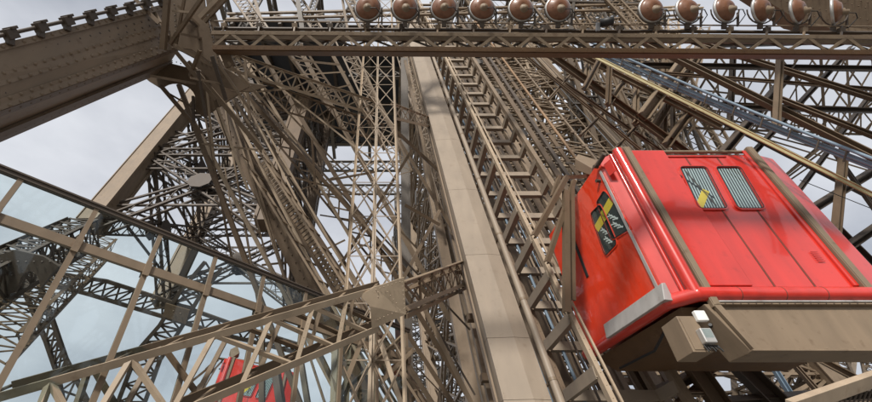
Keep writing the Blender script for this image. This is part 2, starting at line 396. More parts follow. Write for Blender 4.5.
for a, c, wd, mt in (((168, -10, 9.6), (163, 50, 9.8), .12, 'brown'), ((186, -10, 9.8), (176, 44, 10), .06, 'brown'), ((209, -12, 9.6), (170, 44, 10.0), .08, 'brown'), ((172, 11, 9.7), (195, 13, 9.8), .05, 'tan'),
                    ((146, -5, 10.5), (168, 36, 10.2), .06, 'tan'), ((232, -8, 9.7), (205, 22, 9.9), .07, 'brown'), ((134, -2, 10.2), (160, 24, 10.0), .09, 'brown'), ((225, -8, 9.5), (200, 18, 9.6), .10, 'tan'),
                    ((161, 86, 11.4), (202, 134, 11.3), .10, 'brown'), ((193, 96, 11.3), (194, 128, 11.3), .06, 'dark'), ((168, 93, 11.4), (204, 114, 11.4), .05, 'brown'), ((188, 62, 10.9), (262, 150, 11.6), .12, 'tan'), ((205, 72, 11), (232, 150, 11.6), .08, 'brown')):
    b = MB(); b.angle(P(*a), P(*c), wd, wd * .25, FW); b.build('brace', M[mt], Nd)

for k, (x0, y0, x1, y1, wd) in enumerate(((176, 46, 212, 66, .06), (180, 34, 208, 40, .05), (186, 18, 206, 34, .05), (178, 6, 200, 26, .05), (200, 50, 190, 76, .07), (212, 56, 226, 100, .08), (220, 66, 250, 110, .06), (176, 52, 216, 100, .09), (198, 70, 206, 118, .06), (228, 62, 262, 100, .06), (150, 76, 196, 84, .06), (215, 44, 240, 76, .05), (190, 78, 222, 84, .05))):
    b = MB(); b.angle(P(x0, y0, 9.75 + .1 * (k % 4)), P(x1, y1, 10.2 + .1 * (k % 3)), wd, wd * .25, FW); b.build('brace', M[('tan', 'brown', 'dark')[k % 3]], Nd)
b = MB()
for k, pts in enumerate(([(174, 2), (176, 40)], [(180, 50), (212, 64)], [(206, 14), (218, 60)], [(170, 60), (200, 70)], [(208, 6), (212, 34)])): b.rivets(P(*pts[0], (10.16, 10.56, 10.16, 11.55, 9.83)[k]), P(*pts[1], (10.16, 10.56, 10.16, 11.55, 9.83)[k]), -FW, .02, .12)
b.build('rivet_rows', M['dark'], Nd)['kind'] = 'stuff'

# ------------------------------------------------------------------ light bar
a0 = P(212, 33, 9.6); a1 = P(905, 37, 9.3)
LBt = (a0 - P(213, 51, 9.6)).length
top0, top1, bot0, bot1 = P(212, 33, 9.6), P(905, 38, 9.3), P(213, 48, 9.6), P(905, 53, 9.3)
LBAR = thing('light_bar', 'long brown horizontal lattice beam carrying the row of floodlights across the top', 'lattice beam', top0)
for a, c, nm in ((top0, top1, 'top_chord'), (bot0, bot1, 'bottom_chord')):
    for kk in (0, 1):
        b = MB(); o = FW * (.28 * kk); b.angle(a + o, c + o, .085 if nm == 'top_chord' else .10, .018, UP)
        if kk == 0: b.rivets(a - FW * .06, c - FW * .06, -FW, .012, .16)
        b.build(nm, M['tan' if nm == 'top_chord' else 'umber'], LBAR)
b = MB(); b.bar(bot0 + FW * .14 - UP * .06, bot1 + FW * .14 - UP * .06, .30, .014, UP); b.build('soffit_plate', M['umber'], LBAR)
b = MB(); b.zig(bot0 - FW * .03, bot1 - FW * .03, top0 - FW * .03, top1 - FW * .03, 18, .065, .02, FW, 'Z'); b.build('lacing', M['tan'], LBAR)
b = MB(); b.zig(bot0 + FW * .30, bot1 + FW * .30, top0 + FW * .30, top1 + FW * .30, 17, .045, .02, FW, 'X'); b.build('lacing', M['dark'], LBAR)
t0_, t1_ = P(214, 21, 9.8), P(905, 27, 9.5)
b = MB(); b.path([t0_, t1_], .018, 8); b.build('handrail', M['tan'], LBAR)
b = MB(); b.bar(P(214, 28.5, 9.8), P(905, 33, 9.5), .06, .05); b.build('cable_tray', M['dark'], LBAR)
for k in range(19):
    s = (k + .3) / 19; p = t0_.lerp(t1_, s); q = top0.lerp(top1, s)
    b = MB(); b.bar(p, q, .035, .03, FW); b.bar(p.lerp(q, .35) - RT * .06, p.lerp(q, .35) + RT * .06, .1, .08, FW); b.build('bracket', M['dark' if k % 2 else 'tan'], LBAR)

def floodlight(px, py, tiltx, label):
    c = P(px, py, 9.55); r = 12.6 * 9.55 / F
    t = thing('floodlight', label, 'floodlight', c, 'copper-backed floodlights along the light bar')
    ax = (-FW + UP * (.02 + .16 * ((px * 7) % 5) / 5) + RT * (tiltx + .08 * ((px * 3) % 4 - 1.5) / 1.5)).normalized()          # rear of the lamp points at the viewer
    b = MB(); pr = [(0, r * .97)]
    for i in range(1, 9):
        a = i / 9 * math.pi / 2; pr.append((r * .48 * math.sin(a) + (.02 if i > 5 else 0), r * .95 * math.cos(a) ** .8))
    pr.append((r * .5, .03)); b.lathe(c, ax, pr, 28); b.build('reflector_shell', M['copper'], t)
    b = MB(); b.lathe(c, ax, [(-.03, r * .96), (-.03, r * 1.04), (.012, r * 1.05), (.025, r * .97)], 28); b.build('rim', M['silver'], t)
    b = MB(); b.lathe(c, ax, [(-.035, .001), (-.03, r * .96)], 28); b.build('lens', M['winglass'], t)
    b = MB(); b.lathe(c - UP * r * .22 + ax * r * .42, (ax - UP * .25), [(0, r * .36), (r * .16, r * .32), (r * .20, r * .22), (r * .42, r * .20), (r * .46, .001)], 14); b.build('lamp_cap', M['tan'], t)
    b = MB()
    d, s, u = frame(c, c + ax, UP)
    for k in range(-1, 2, 2):
        b = MB(); b.bar(c + s * k * r * .88 + ax * .02, c + s * k * r * .55 + ax * r * .42, .05, .03, ax); b.build('clip', M['copper'], t)
    b = MB(); pts = []
    for i in range(11):
        a = math.pi * i / 10; pts.append(c + RT * (-r * 1.12 * math.cos(a)) - UP * (r * 1.12 * math.sin(a)) + ax * .02)
    b.path(pts, .016, 6); b.bar(c - UP * r * 1.1, c - UP * (r * 1.1 + .12), .10, .05, FW); b.bar(c + RT * r * 1.1 - UP * r * .2, c + RT * r * 1.1 - UP * r * 1.3, .04, .03, FW); b.build('yoke', M['dark'], t)
    b = MB(); p0 = c - UP * r * .3 + ax * r * .6 + RT * .06; b.path([p0, p0 + RT * .14 - UP * .02 + ax * .04, p0 + RT * .24 - UP * .12, p0 + RT * .18 - UP * .3 - ax * .1], .010, 6); b.build('cable', M['black'], t)
ords = ['first floodlight on the left, round copper back just left of the lattice mast', 'second floodlight from the left, copper back above the slim lattice mast', 'third floodlight from the left, copper back above the pale box beam',
        'fourth floodlight from the left, copper back above the lift track ladder', 'fifth floodlight from the left, copper back above the dark guide rails', 'sixth floodlight from the left, copper back left of the small black camera',
        'seventh floodlight, copper back right of the small black camera', 'eighth floodlight, copper back above the start of the blue-grey cables', 'ninth floodlight, fourth from the right end, slightly turned copper back',
        'tenth floodlight, third from the right end, turned copper shade', 'eleventh floodlight, second from the right end, turned copper shade', 'rightmost floodlight, copper shade turned side-on before riveted plates']
for (px, py), lb in zip([(368, 8), (405, 8), (444, 8), (482, 8.5), (521, 9), (558, 9), (651, 10), (687, 10.5), (724, 10), (760, 10), (796, 11), (833, 12)], ords):
    floodlight(px, py, max(0, (px - 620) / 300), lb)
t = thing('camera_housing', 'small black surveillance camera on the light bar between two floodlights', 'camera', P(608, 24, 9.5))
b = MB(); b.lathe(P(600, 23, 9.5), RT * .8 - FW * .4, [(0, .001), (0, .09), (.26, .10), (.28, .07), (.25, .001)], 16); b.build('body', M['black'], t)
b = MB(); b.bar(P(598, 23, 9.55), P(598, 31, 9.55), .08, .06, FW); b.build('bracket', M['grey'], t)

# ------------------------------------------------------------------ slim mast
def mq(y, ya=None):
    s = (y - 50) / 352.; d = 1 / ((1 - s) / 15.2 + s / 7.0)
    A_ = P(378 - 6 * s, y, d); B_ = P(393 + 12 * s, y, d); Lf = P(364 - 26 * s, y, d * 1.07)
    return [A_, B_, B_ + (Lf - A_), Lf]
mast = truss('lattice_mast', 'slim square pale lattice mast standing upright left of the box beam', mq(430), mq(0), 15, .055, .024, M['beige'], pat='XP', side_pat='X', rivet=.18, cat='lattice mast', webmat=M['tan'])

# ------------------------------------------------------------------ lower left girder
LG = thing('lattice_girder', 'pale riveted N-braced girder slanting up from the lower left to the mast', 'lattice girder', P(0, 400, 4.7))
tA, tB = P(-40, 407, 4.5), P(372, 290, 7.0)
bA, bB = P(10, 482, 4.2), P(376, 328, 7.0)
back = FW * .55 + X * .1
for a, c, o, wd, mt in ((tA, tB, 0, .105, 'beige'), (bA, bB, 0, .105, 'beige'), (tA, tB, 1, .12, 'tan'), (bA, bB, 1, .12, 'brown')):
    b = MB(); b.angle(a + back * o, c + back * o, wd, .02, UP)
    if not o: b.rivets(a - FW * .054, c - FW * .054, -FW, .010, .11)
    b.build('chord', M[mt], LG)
tp = [(66, 378), (137, 357), (205, 338), (262, 320), (322, 303), (351, 296)]; 
def onl(p0, p1, x):
    lo, hi = 0, 1
    for _ in range(40):
        m = (lo + hi) / 2; q = p0.lerp(p1, m) - CAM; px = CX + F * q.dot(RT) / q.dot(FW)
        lo, hi = (m, hi) if px < x else (lo, m)
    return p0.lerp(p1, lo)
tops = [50, 131, 214, 271, 313, 347]; bots = [12, 72, 170, 242, 297, 338]
prev = None
for k, tx in enumerate(tops):
    for o in (0, 1):
        q = onl(tA, tB, tx) + back * o; r_ = onl(bA, bB, bots[k]) + back * o
        b = MB(); b.angle(q, r_, .065, .013, FW)
        if not o: b.rivets(q - FW * .034, r_ - FW * .034, -FW, .009, .1)
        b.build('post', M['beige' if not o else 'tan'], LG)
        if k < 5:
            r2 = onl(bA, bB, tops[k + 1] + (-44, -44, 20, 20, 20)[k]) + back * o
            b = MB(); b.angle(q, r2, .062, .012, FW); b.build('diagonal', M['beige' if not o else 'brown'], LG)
for k in range(0, 9):
    s = k / 8; b = MB(); b.bar(tA.lerp(tB, s), tA.lerp(tB, s) + back, .05, .03); b.build('spacer', M['tan'], LG); b = MB(); b.bar(bA.lerp(bB, s), bA.lerp(bB, s) + back, .05, .03); b.build('spacer', M['tan'], LG)
b = MB(); pg = [P(360, 295, 6.86), P(374, 287, 6.9), P(404, 277, 6.93), P(406, 314, 6.93), P(372, 329, 6.9), P(370, 306, 6.86)]
b.plate(pg, .03, FW)
for (x0, y0, x1, y1) in ((362, 294, 402, 281), (366, 324, 406, 308), (378, 290, 378, 322), (402, 280, 405, 310), (386, 290, 398, 305)): b.rivets(P(x0, y0, 6.88), P(x1, y1, 6.88), -FW, .012, .07)
b.build('gusset_plate', M['beige'], LG)
# continuation right of the mast
A4, B4 = [P(404, 284, 7.2), P(405, 310, 7.2), P(405, 316, 8.2), P(404, 290, 8.2)], [P(463, 262, 13.6), P(466, 284, 13.6), P(465, 288, 14.4), P(462, 266, 14.4)]
truss('lattice_girder', 'short tan girder from the mast gusset to the pale box beam', A4, B4, 6, .10, .05, M['tan'], pat='N', side_pat='N', webmat=M['brown'])

# ------------------------------------------------------------------ box beam and pipe
def vp(slope, y, dref):                      # a line running up the leg: slope, depth at the picture's bottom edge
    return P(364 + slope * (y + 130), y, dref * 532. / (y + 130))
BB = thing('box_beam', 'broad smooth pale box beam running steeply up through the middle', 'box beam', vp(.31, 402, 9.5))
a, c = vp(.263, 470, 9.5), vp(.263, -70, 9.5); a2, c2 = vp(.354, 470, 9.5), vp(.354, -70, 9.5)
ys = [470, 400, 338, 255, 190, 140, 98, 62, 30, 0, -35, -70]
for y0, y1 in zip(ys, ys[1:]):
    l0, l1, r0, r1 = vp(.263, y0, 9.5), vp(.263, y1, 9.5), vp(.354, y0, 9.5), vp(.354, y1, 9.5)
    g = (l1 - l0).normalized() * .004; o = Y * .8
    m0 = l0.lerp(r0, .62) - Y * .06; m1 = l1.lerp(r1, .62) - Y * .06
    b = MB(); b.add([l0 + g, m0 + g, r0 + g, r0 + o + g, l0 + o + g, l1 - g, m1 - g, r1 - g, r1 + o - g, l1 + o - g], [(4, 3, 2, 1, 0), (5, 6, 7, 8, 9), (0, 1, 6, 5), (1, 2, 7, 6), (2, 3, 8, 7), (3, 4, 9, 8), (4, 0, 5, 9)])
    b.rivets(l0 + g * 8 + X * .06 - Y * .005, r0 + g * 8 - X * .05 - Y * .005, -Y, .009, .24)
    b.rivets(l0 + X * .05 - Y * .004, l1 + X * .05 - Y * .004, -Y, .011, .3); b.rivets(r0 - X * .05 - Y * .004, r1 - X * .05 - Y * .004, -Y, .011, .3)
    b.build('plate', M['steelgrey'], BB, .006)
b = MB(); b.bar(vp(.268, 470, 9.5) + Y * .4 - X * .12, vp(.268, -70, 9.5) + Y * .4 - X * .12, .05, .16, Y); b.build('edge_flange', M['tan'], BB)
t = thing('pipe', 'long pale round pipe running beside the right edge of the box beam', 'pipe', vp(.38, 402, 9.6))
b = MB(); b.tube(vp(.370, 470, 9.6), vp(.370, -70, 9.6), .10, 14); b.build('pipe_run', M['steelgrey'], t)
for y in (380, 300, 235, 180, 135, 100, 70):
    b = MB(); p = vp(.370, y, 9.6); b.tube(p - LEG * .04, p + LEG * .04, .108, 14); b.bar(p, p + Y * .5, .06, .06); b.build('collar', M['tan'], t)
# column behind the box beam
t = thing('steel_column', 'slender greenish-tan column with brackets just left of the box beam', 'column', vp(.22, 402, 13))
b = MB(); b.bar(vp(.205, 480, 13), vp(.245, -40, 13), .42, .3, Y); b.build('shaft', M['tan'], t)
b = MB(); b.bar(vp(.238, 480, 12.8), vp(.262, -40, 12.8), .16, .2, Y); b.build('flange', M['tan'], t)
for y in (378, 318, 270):
    b = MB(); p = vp(.24, y, 12.2); b.bar(p - X * .15, p + X * .5, .3, .22, Z); b.build('bracket', M['brown'], t)

# ------------------------------------------------------------------ lift track (U-shaped ladder)
TK = thing('lift_track', 'tall U-shaped ladder track of rails and rungs beside the red lift', 'lift track', vp(.48, 402, 8.75))
nr0 = P(614.7, 402, 9.25); TRK = ray(354, -130).normalized()
def along(p, s): return p + TRK * s
S0, S1 = -2.5, 45
nr = nr0; fx = Y * 2.75 + Z * .0
fr0 = nr0 + Y * 2.2; cr0 = fr0 + X * 2.58; rn0 = cr0 - Y * 1.1
for p, wd, hh, mt in ((nr0, .12, .16, 'beige'), (fr0, .14, .16, 'brown'), (cr0, .14, .16, 'tan'), (rn0, .20, .2, 'tan')):
    b = MB(); b.chan(along(p, S0), along(p, S1), wd, hh, .03, Y); b.rivets(along(p, S0) - Y * .02, along(p, S0 + 14) - Y * .02, -Y, .016, .3); b.build('rail', M[mt], TK)
b = MB(); b.bar(along(nr0 + X * .10 - Y * .12, S0), along(nr0 + X * .10 - Y * .12, S1), .05, .05, Y); b.build('rail', M['beige'], TK)
step = 1.53
k = 0
s = 2.16 - 1.53 * 3
while s < 44:
    for nm, p, q in (('side_rung', nr0, fr0), ('cross_rung', fr0, cr0), ('side_rung', cr0, rn0)):
        b = MB(); dd = (q - p).normalized() * .08
        b.bar(along(p + dd, s), along(q - dd, s), .20, .03, LEG); b.bar(along(p + dd, s + .1), along(q - dd, s + .1), .03, .30, LEG, ((-.088 if p is nr0 else .088), 0)); b.build(nm, M['steelgrey'], TK)
    if s < 9:
        b = MB(); c0_ = along(nr0 + Y * .9 + X * .35, s + .25); b.bar(c0_, c0_ + LEG * .35, .14, .02, Y); b.bar(c0_ + X * .12, c0_ + X * .12 + LEG * .35, .02, .14, Y); b.build('cable_guide', M['tan'], TK)
    s += step
# inner haulage cables and back rods
for i, (ox, oy, r) in enumerate(((.45, 2.2, .05), (.75, 2.3, .03), (1.1, 3.4, .10), (1.5, 3.3, .05), (1.9, 3.6, .08), (2.3, 3.2, .05), (.2, 3.8, .07), (.55, 1.6, .035))):
    b = MB(); p = nr0 + X * ox + Y * oy; b.tube(along(p, S0), along(p, S1), r, 8); b.build('haulage_cable', M[('cable', 'dark', 'brown')[i % 3]], TK)
# guide rails right of the track
t = thing('guide_rails', 'bundle of dark stepped guide rails with a rusty pipe above the lift cabin', 'guide rails', vp(.65, 402, 13))
for i, (sl, dr, wd, hh, mt) in enumerate(((1.04, 15, .05, .05, 'tan'), (1.08, 15, .12, .06, 'brown'), (1.13, 15.4, .04, .04, 'grey'), (1.17, 15.5, .08, .06, 'tan'), (1.24, 15.8, .05, .05, 'brown'), (.635, 12.6, .30, .12, 'brown'), (.665, 13.2, .22, .2, 'dark'), (.70, 13.2, .24, .10, 'brown'), (.735, 12.8, .10, .1, 'orange'), (.80, 13.0, .12, .12, 'tan'), (.86, 14, .06, .06, 'tan'), (.90, 14.4, .05, .05, 'grey'), (.93, 14.4, .05, .05, 'beige'), (.965, 14.5, .09, .06, 'tan'), (.99, 15, .05, .05, 'grey'), (.58, 14.5, .1, .1, 'tan'))):
    b = MB(); a_, c_ = vp(sl, 330, dr), vp(sl, -60, dr)
    (b.tube(a_, c_, wd * .85, 8) if mt == 'orange' else b.bar(a_, c_, wd, hh, Y)); b.build('rail', M[mt], t)
    if sl in (.665, .70, .80):
        b = MB(); n = int((c_ - a_).length / 1.7)
        for k in range(n):
            p = a_.lerp(c_, (k + .5) / n); b.bar(p - X * .22 - Y * .02, p + X * .12 - Y * .02, .10, .20, LEG)
        b.build('tooth_rack', M['dark' if sl < .8 else 'brown'], t)
# flat mesh panels behind the rails
t = thing('track_backing', 'ribbed grey backing panels with gaps behind the lift track', 'panel', vp(.5, 402, 16))
for i in range(11):
    p = nr0 + X * (-1.2 + i * .62) + Y * 4.6
    b = MB(); b.bar(along(p, -3), along(p, 44), (.44, .52, .36)[i % 3], .05, Y); b.build('slat', M['tan' if i % 2 else 'brown'], t)
for i in range(12):
    p = along(nr0 + Y * 4.75, i * 4 - 2); b = MB(); b.bar(p - X * 1.6, p + X * 5.5, .25, .18, LEG); b.build('cross_tie', M['tan'], t)

# ------------------------------------------------------------------ red lift cabin
F1 = P(700, 300, 8.8); yF = F1.y; zB = F1.z
F1t = onY(642, 152, yF); F3 = onY(878, 298, yF); zT = F1t.z
xR = F3.x; xL = F1.x
C0 = V((xL, yF, zB))
Lb = onZ(612, 352, zB - .15); 
Ab = V((xL - .42, yF + .38, zB))
sidev = V((Lb.x - Ab.x, Lb.y - Ab.y, 0)).normalized(); sideL = 3.3
Lc = Ab + sidev * sideL
nS = sidev.cross(Z).normalized()
if nS.dot(CAM - Ab) < 0: nS = -nS
print('cabin', [tuple(round(c, 2) for c in p) for p in (F1, F1t, F3, Ab, Lc, nS)])
def prj(p):
    q = p - CAM; return (round(CX + F * q.dot(RT) / q.dot(FW)), round(CY - F * q.dot(UP) / q.dot(FW)))
H = zT - zB
print('H', H, [prj(p) for p in (Ab, Ab + Z * H, Lc, Lc + Z * H)])
CB = thing('lift_cabin', 'large glossy red lift cabin with brown chassis, hanging on the track at right', 'lift cabin', V((xL, yF, zB)))
yBk = Lc.y
def fp(x, z, o=0): return V((x, yF - o, z))        # on the front face
def sp_(s, z, o=0): return Ab + sidev * s + Z * (z - zB) + nS * o   # on the side face
# walls
b = MB(); zr = zB + .28
b.hexa([V((xL, yF, zr)), V((xR, yF, zr)), V((xR, yBk, zr)), V((xL, yBk, zr))], [V((xL, yF, zT - .1)), V((xR, yF, zT - .1)), V((xR, yBk, zT - .1)), V((xL, yBk, zT - .1))])
front = b.build('front_wall', M['red'], CB, .04)
b = MB(); b.hexa([sp_(0, zr), sp_(sideL, zr), V((xL + .02, yBk, zr)), V((xL + .02, yF + .42, zr))], [sp_(0, zT), sp_(sideL, zT - .35), V((xL + .02, yBk, zT - .35)), V((xL + .02, yF + .42, zT))])
side = b.build('side_wall', M['redside'], CB, .03)
# corner panel and round corner post
b = MB(); b.hexa([sp_(-.02, zr), V((xL + .01, yF - .0, zr)), V((xL + .01, yF + .5, zr)), sp_(.3, zr, -.1)], [sp_(-.02, zT + .05), V((xL + .01, yF, zT + .05)), V((xL + .01, yF + .5, zT + .05)), sp_(.3, zT + .05, -.1)])
b.build('corner_panel', M['red'], CB, .02)
b = MB(); b.tube(V((xL - .03, yF - .02, zB + .12)), V((xL - .03, yF - .02, zT + .04)), .13, 16); b.tube(V((xL - .17, yF + .12, zB + .2)), V((xL - .17, yF + .12, zT)), .05, 10); b.build('corner_post', M['red'], CB)
# rolled bottom rim
r = .16
b = MB()
pts = [sp_(sideL, zB + .13), sp_(0, zB + .13, .02), V((xL, yF - .01, zB + .13)), V((xR + .05, yF - .01, zB + .13))]
b.path(pts, r, 18)
for p in pts[1:3]: b.lathe(p - Z * r, Z, [(r - r * math.cos(a * math.pi / 8), max(.001, r * math.sin(a * math.pi / 8))) for a in range(9)], 16)
b.build('bottom_rim', M['red'], CB)
for sx in (737, 781, 822):
    b = MB(); p = V((onY(sx, 296, yF).x, yF - .01, zB + .13)); b.tube(p - X * .006, p + X * .006, r + .004, 18)
    if sx < 822: b.build('rim_joint', M['dark'], CB)
b.build('rim_joint', M['dark'], CB)
b = MB(); b.bar(V((xL + .2, yF + .02, zB - .06)), V((xR, yF + .02, zB - .06)), .2, .03, Z); b.build('sill_strip', M['silver'], CB)
# panel seams
b = MB()
def seam(pts, w_=.022, o=.003):
    for p, q in zip(pts, pts[1:]): b.bar(p, q, w_, .004, Y)
zs = lambda px, py: onY(px, py, yF).z
xs = lambda px, py: onY(px, py, yF).x
for sx in (737, 781, 822):
    A_ = onY(sx, 296, yF); seam([V((A_.x, yF - .004, zT - .14 if sx != 781 else zT - .14)), V((A_.x, yF - .004, zr))])
    seam([V((A_.x + .03, yF - .004, zT - .14)), V((A_.x + .03, yF - .004, zr))], .006)
seam([fp(xL + .2, zr + .02, .003), fp(xR, zr + .02, .003)])
seam([fp(xL + .2, zT - .12, .003), fp(xR, zT - .12, .003)])
b.build('panel_seams', M['dark'], CB)
# raised end panels
for x0, x1 in ((xL + .28, onY(680, 170, yF).x - .12), (onY(748, 160, yF).x, xR - .22)):
    b = MB(); b.hexa([fp(x0, zr + .04), fp(x1, zr + .04), fp(x1, zr + .04, .05), fp(x0, zr + .04, .05)], [fp(x0, zT + .02), fp(x1 - .02, zT + .02), fp(x1 - .02, zT + .02, .05), fp(x0, zT + .02, .05)])
    b.build('raised_panel', M['red'], CB, .015)
b = MB(); b.bar(fp(xL + .9, zT - .2, .01), fp(xR - .9, zT - .2, .01), .04, .05, Y); b.build('trim', M['red'], CB)
b = MB(); b.tube(V((xL + .3, yF + .05, zT + .05)), V((xR - .1, yF + .05, zT + .05)), .05, 10); b.build('roof_edge', M['tan'], CB)
b = MB(); b.hexa([V((xR, yF + .02, zr)), V((xR + .75, yF + .16, zr)), V((xR + .75, yBk, zr)), V((xR, yBk, zr))], [V((xR, yF + .02, zT - .05)), V((xR + .62, yF + .16, zT - .1)), V((xR + .62, yBk, zT - .1)), V((xR, yBk, zT - .05))]); b.build('end_wall', M['red'], CB, .03)
# brown posts on the front face
for nm, xp in (('outer_post', xL + .22), ('outer_post', xR - .12)):
    b = MB(); b.bar(V((xp, yF - .07, zB - .16)), V((xp, yF - .07, zT + .1)), .14, .10, Y); b.bar(V((xp - .085, yF - .05, zB - .2)), V((xp - .085, yF - .05, zT + .1)), .02, .12, Y); b.build(nm, M['tan'], CB, .008)
# front windows
def rrect(pf, u0, u1, v0, v1, r, o, shear=0, n=4):
    pts = []
    for cx, cy, a0 in ((u1 - r, v1 - r, 0), (u0 + r, v1 - r, 90), (u0 + r, v0 + r, 180), (u1 - r, v0 + r, 270)):
        for i in range(n + 1):
            a = R_(a0 + 90 * i / n); x = cx + r * math.cos(a); y = cy + r * math.sin(a)
            pts.append(pf(x + shear * (y - v0), y, o))
    return pts
def ringm(b, inner, outer, back):
    n = len(inner); vs = inner + outer + [p + back for p in outer] + [p + back for p in inner]
    fs = []
    for i in range(n):
        j = (i + 1) % n; fs += [(i, j, n + j, n + i), (n + i, n + j, 2 * n + j, 2 * n + i), (3 * n + i, 3 * n + j, j, i)]
    b.add(vs, fs)
def window(pf, u0, u1, v0, v1, r, nrm, shear=0, slats=True, strip=None):
    b = MB(); ringm(b, rrect(pf, u0, u1, v0, v1, r, .056, shear), rrect(pf, u0 - .05, u1 + .05, v0 - .05, v1 + .05, r + .05, .05, shear), nrm * -.05)
    wn = b.build('window', M['red'], CB)
    b = MB(); b.plate(rrect(pf, u0 - .01, u1 + .01, v0 - .01, v1 + .01, r, .006, shear), .004, nrm); b.build('backing', M['windark'], wn)
    if slats:
        b = MB(); n = int((u1 - u0) / .07)
        for k in range(1, n):
            u = u0 + (u1 - u0) * k / n; b.hexa([pf(u + shear * .03, v0 + .03, .010), pf(u + .030 + shear * .03, v0 + .03, .010), pf(u + .030 + shear * .03, v0 + .03, .013), pf(u + shear * .03, v0 + .03, .013)],
                   [pf(u + shear * (v1 - v0 - .03), v1 - .03, .010), pf(u + .030 + shear * (v1 - v0 - .03), v1 - .03, .010), pf(u + .030 + shear * (v1 - v0 - .03), v1 - .03, .013), pf(u + shear * (v1 - v0 - .03), v1 - .03, .013)])
        b.build('blind', M['blind'], wn)
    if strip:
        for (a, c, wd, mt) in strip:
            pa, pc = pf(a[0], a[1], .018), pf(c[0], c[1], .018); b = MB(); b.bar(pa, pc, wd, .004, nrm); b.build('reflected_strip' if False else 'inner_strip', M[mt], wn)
    b = MB(); b.plate(rrect(pf, u0, u1, v0, v1, r, .026, shear), .004, nrm); b.build('pane', M['winglass'], wn)
    b = MB(); ringm(b, rrect(pf, u0, u1, v0, v1, r, .060, shear), rrect(pf, u0 - .018, u1 + .018, v0 - .018, v1 + .018, r + .018, .060, shear), nrm * -.006); b.build('gasket', M['black'], wn)
wt, wb = zs(690, 168), zs(712, 209)
u00, u01 = xs(679, 168), xs(706, 168); u10, u11 = xs(715, 168), xs(741, 168)
sh = ((xs(698, 209) - xs(679, 168)) / (wb - wt))
u00 = xs(698, 209); u01 = xs(726, 209); u10 = xs(737, 209); u11 = xs(763, 209)
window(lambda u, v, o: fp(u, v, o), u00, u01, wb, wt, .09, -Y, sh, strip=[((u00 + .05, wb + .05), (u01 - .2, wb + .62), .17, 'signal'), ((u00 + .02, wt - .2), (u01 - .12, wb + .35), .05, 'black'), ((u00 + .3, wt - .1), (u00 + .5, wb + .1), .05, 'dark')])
window(lambda u, v, o: fp(u, v, o), u10, u11, wb, wt, .09, -Y, sh)
# vents
for px, py in ((660, 166), (706, 256), (816, 256)):
    p = onY(px, py, yF); b = MB()
    for k in range(6): b.bar(V((p.x - .08, yF - .03, p.z + .05 * k - .15)), V((p.x + .08, yF - .03, p.z + .05 * k - .15)), .018, .014, Z)
    b.build('vent', M['dark'] if 0 else M['red'], CB)
# side windows and trims
def sxy(px, py):
    p = onPl(px, py, Ab, nS); return (p - Ab).dot(sidev), p.z
wins = (((605, 190), (632, 228), (612, 240), (597, 203)), ((601, 204), (618, 243), (606, 256), (591, 214)))   # near-top, near-bottom, far-bottom, far-top
for qd in wins:
    c = [sp_(*sxy(*q)) for q in qd]; c = [Ab + sidev * sxy(*q)[0] + Z * (sxy(*q)[1] - zB) for q in qd]
    cu = [sxy(*q) for q in qd]; print('sw', [(round(a, 2), round(b_, 2)) for a, b_ in cu])
    ce = (sum(a for a, _ in cu) / 4, sum(b_ for _, b_ in cu) / 4)
    def rq(scale_px, o):
        out = []
        for i in range(4):
            p0, p1, p2 = cu[i - 1], cu[i], cu[(i + 1) % 4]
            f = lambda a, b_, t: (a[0] + (b_[0] - a[0]) * t, a[1] + (b_[1] - a[1]) * t)
            A1, B1 = f(p1, p0, .16), f(p1, p2, .16)
            for t in (0, .33, .67, 1):
                x = (1 - t) ** 2 * A1[0] + 2 * t * (1 - t) * p1[0] + t * t * B1[0]; y = (1 - t) ** 2 * A1[1] + 2 * t * (1 - t) * p1[1] + t * t * B1[1]
                dx, dy = x - ce[0], y - ce[1]; l = math.hypot(dx, dy)
                out.append(sp_(x + dx / l * scale_px, y + dy / l * scale_px, o))
        return out
    b = MB(); ringm(b, rq(0, .03), rq(.05, .022), nS * -.03); wn = b.build('window', M['redside'], CB)
    b = MB(); b.plate(rq(0, .006), .004, nS); b.build('backing', M['windark'], wn)
    L2 = lambda u, v: tuple(sum(wt_ * cu[i][a] for i, wt_ in enumerate(((1 - u) * v, (1 - u) * (1 - v), u * (1 - v), u * v))) for a in (0, 1))
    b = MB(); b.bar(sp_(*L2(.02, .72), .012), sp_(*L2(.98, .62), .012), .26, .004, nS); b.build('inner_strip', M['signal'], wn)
    b = MB()
    for k in range(6):
        u, v = .25 + .1 * (k % 3), .12 + k * .07
        b.bar(sp_(*L2(u, v), .014), sp_(*L2(u + .28, v + .04), .014), .035, .004, nS); b.bar(sp_(*L2(u + .05, v - .02), .017), sp_(*L2(u + .12, v + .07), .017), .03, .003, nS)
    b.build('reflection_marks', M['white'], wn)  # white strokes stand in for ironwork mirrored in the pane
    b = MB(); b.plate(rq(0, .024), .004, nS); b.build('pane', M['winglass'], wn)
    b = MB(); ringm(b, rq(-.01, .034), rq(.015, .034), nS * -.006); b.build('gasket', M['black'], wn)
b = MB(); b.bar(sp_(.06, zr + .1, .03), sp_(.06, zT - .35, .03), .07, .035, nS); b.build('corner_trim', M['silver'], CB)
b = MB(); a_ = sp_(-.18, zB + .27, .10); c_ = sp_(2.1, zB + .27, .10)
b.hexa([sp_(-.2, zB + .08, .02), sp_(2.0, zB + .08, .02), sp_(2.0, zB + .08, .26), sp_(-.2, zB + .08, .26)], [sp_(-.2, zB + .52, .02), sp_(2.1, zB + .52, .02), sp_(2.1, zB + .5, .12), sp_(-.2, zB + .5, .12)])
b.build('door_guard', M['silver'], CB, .012)
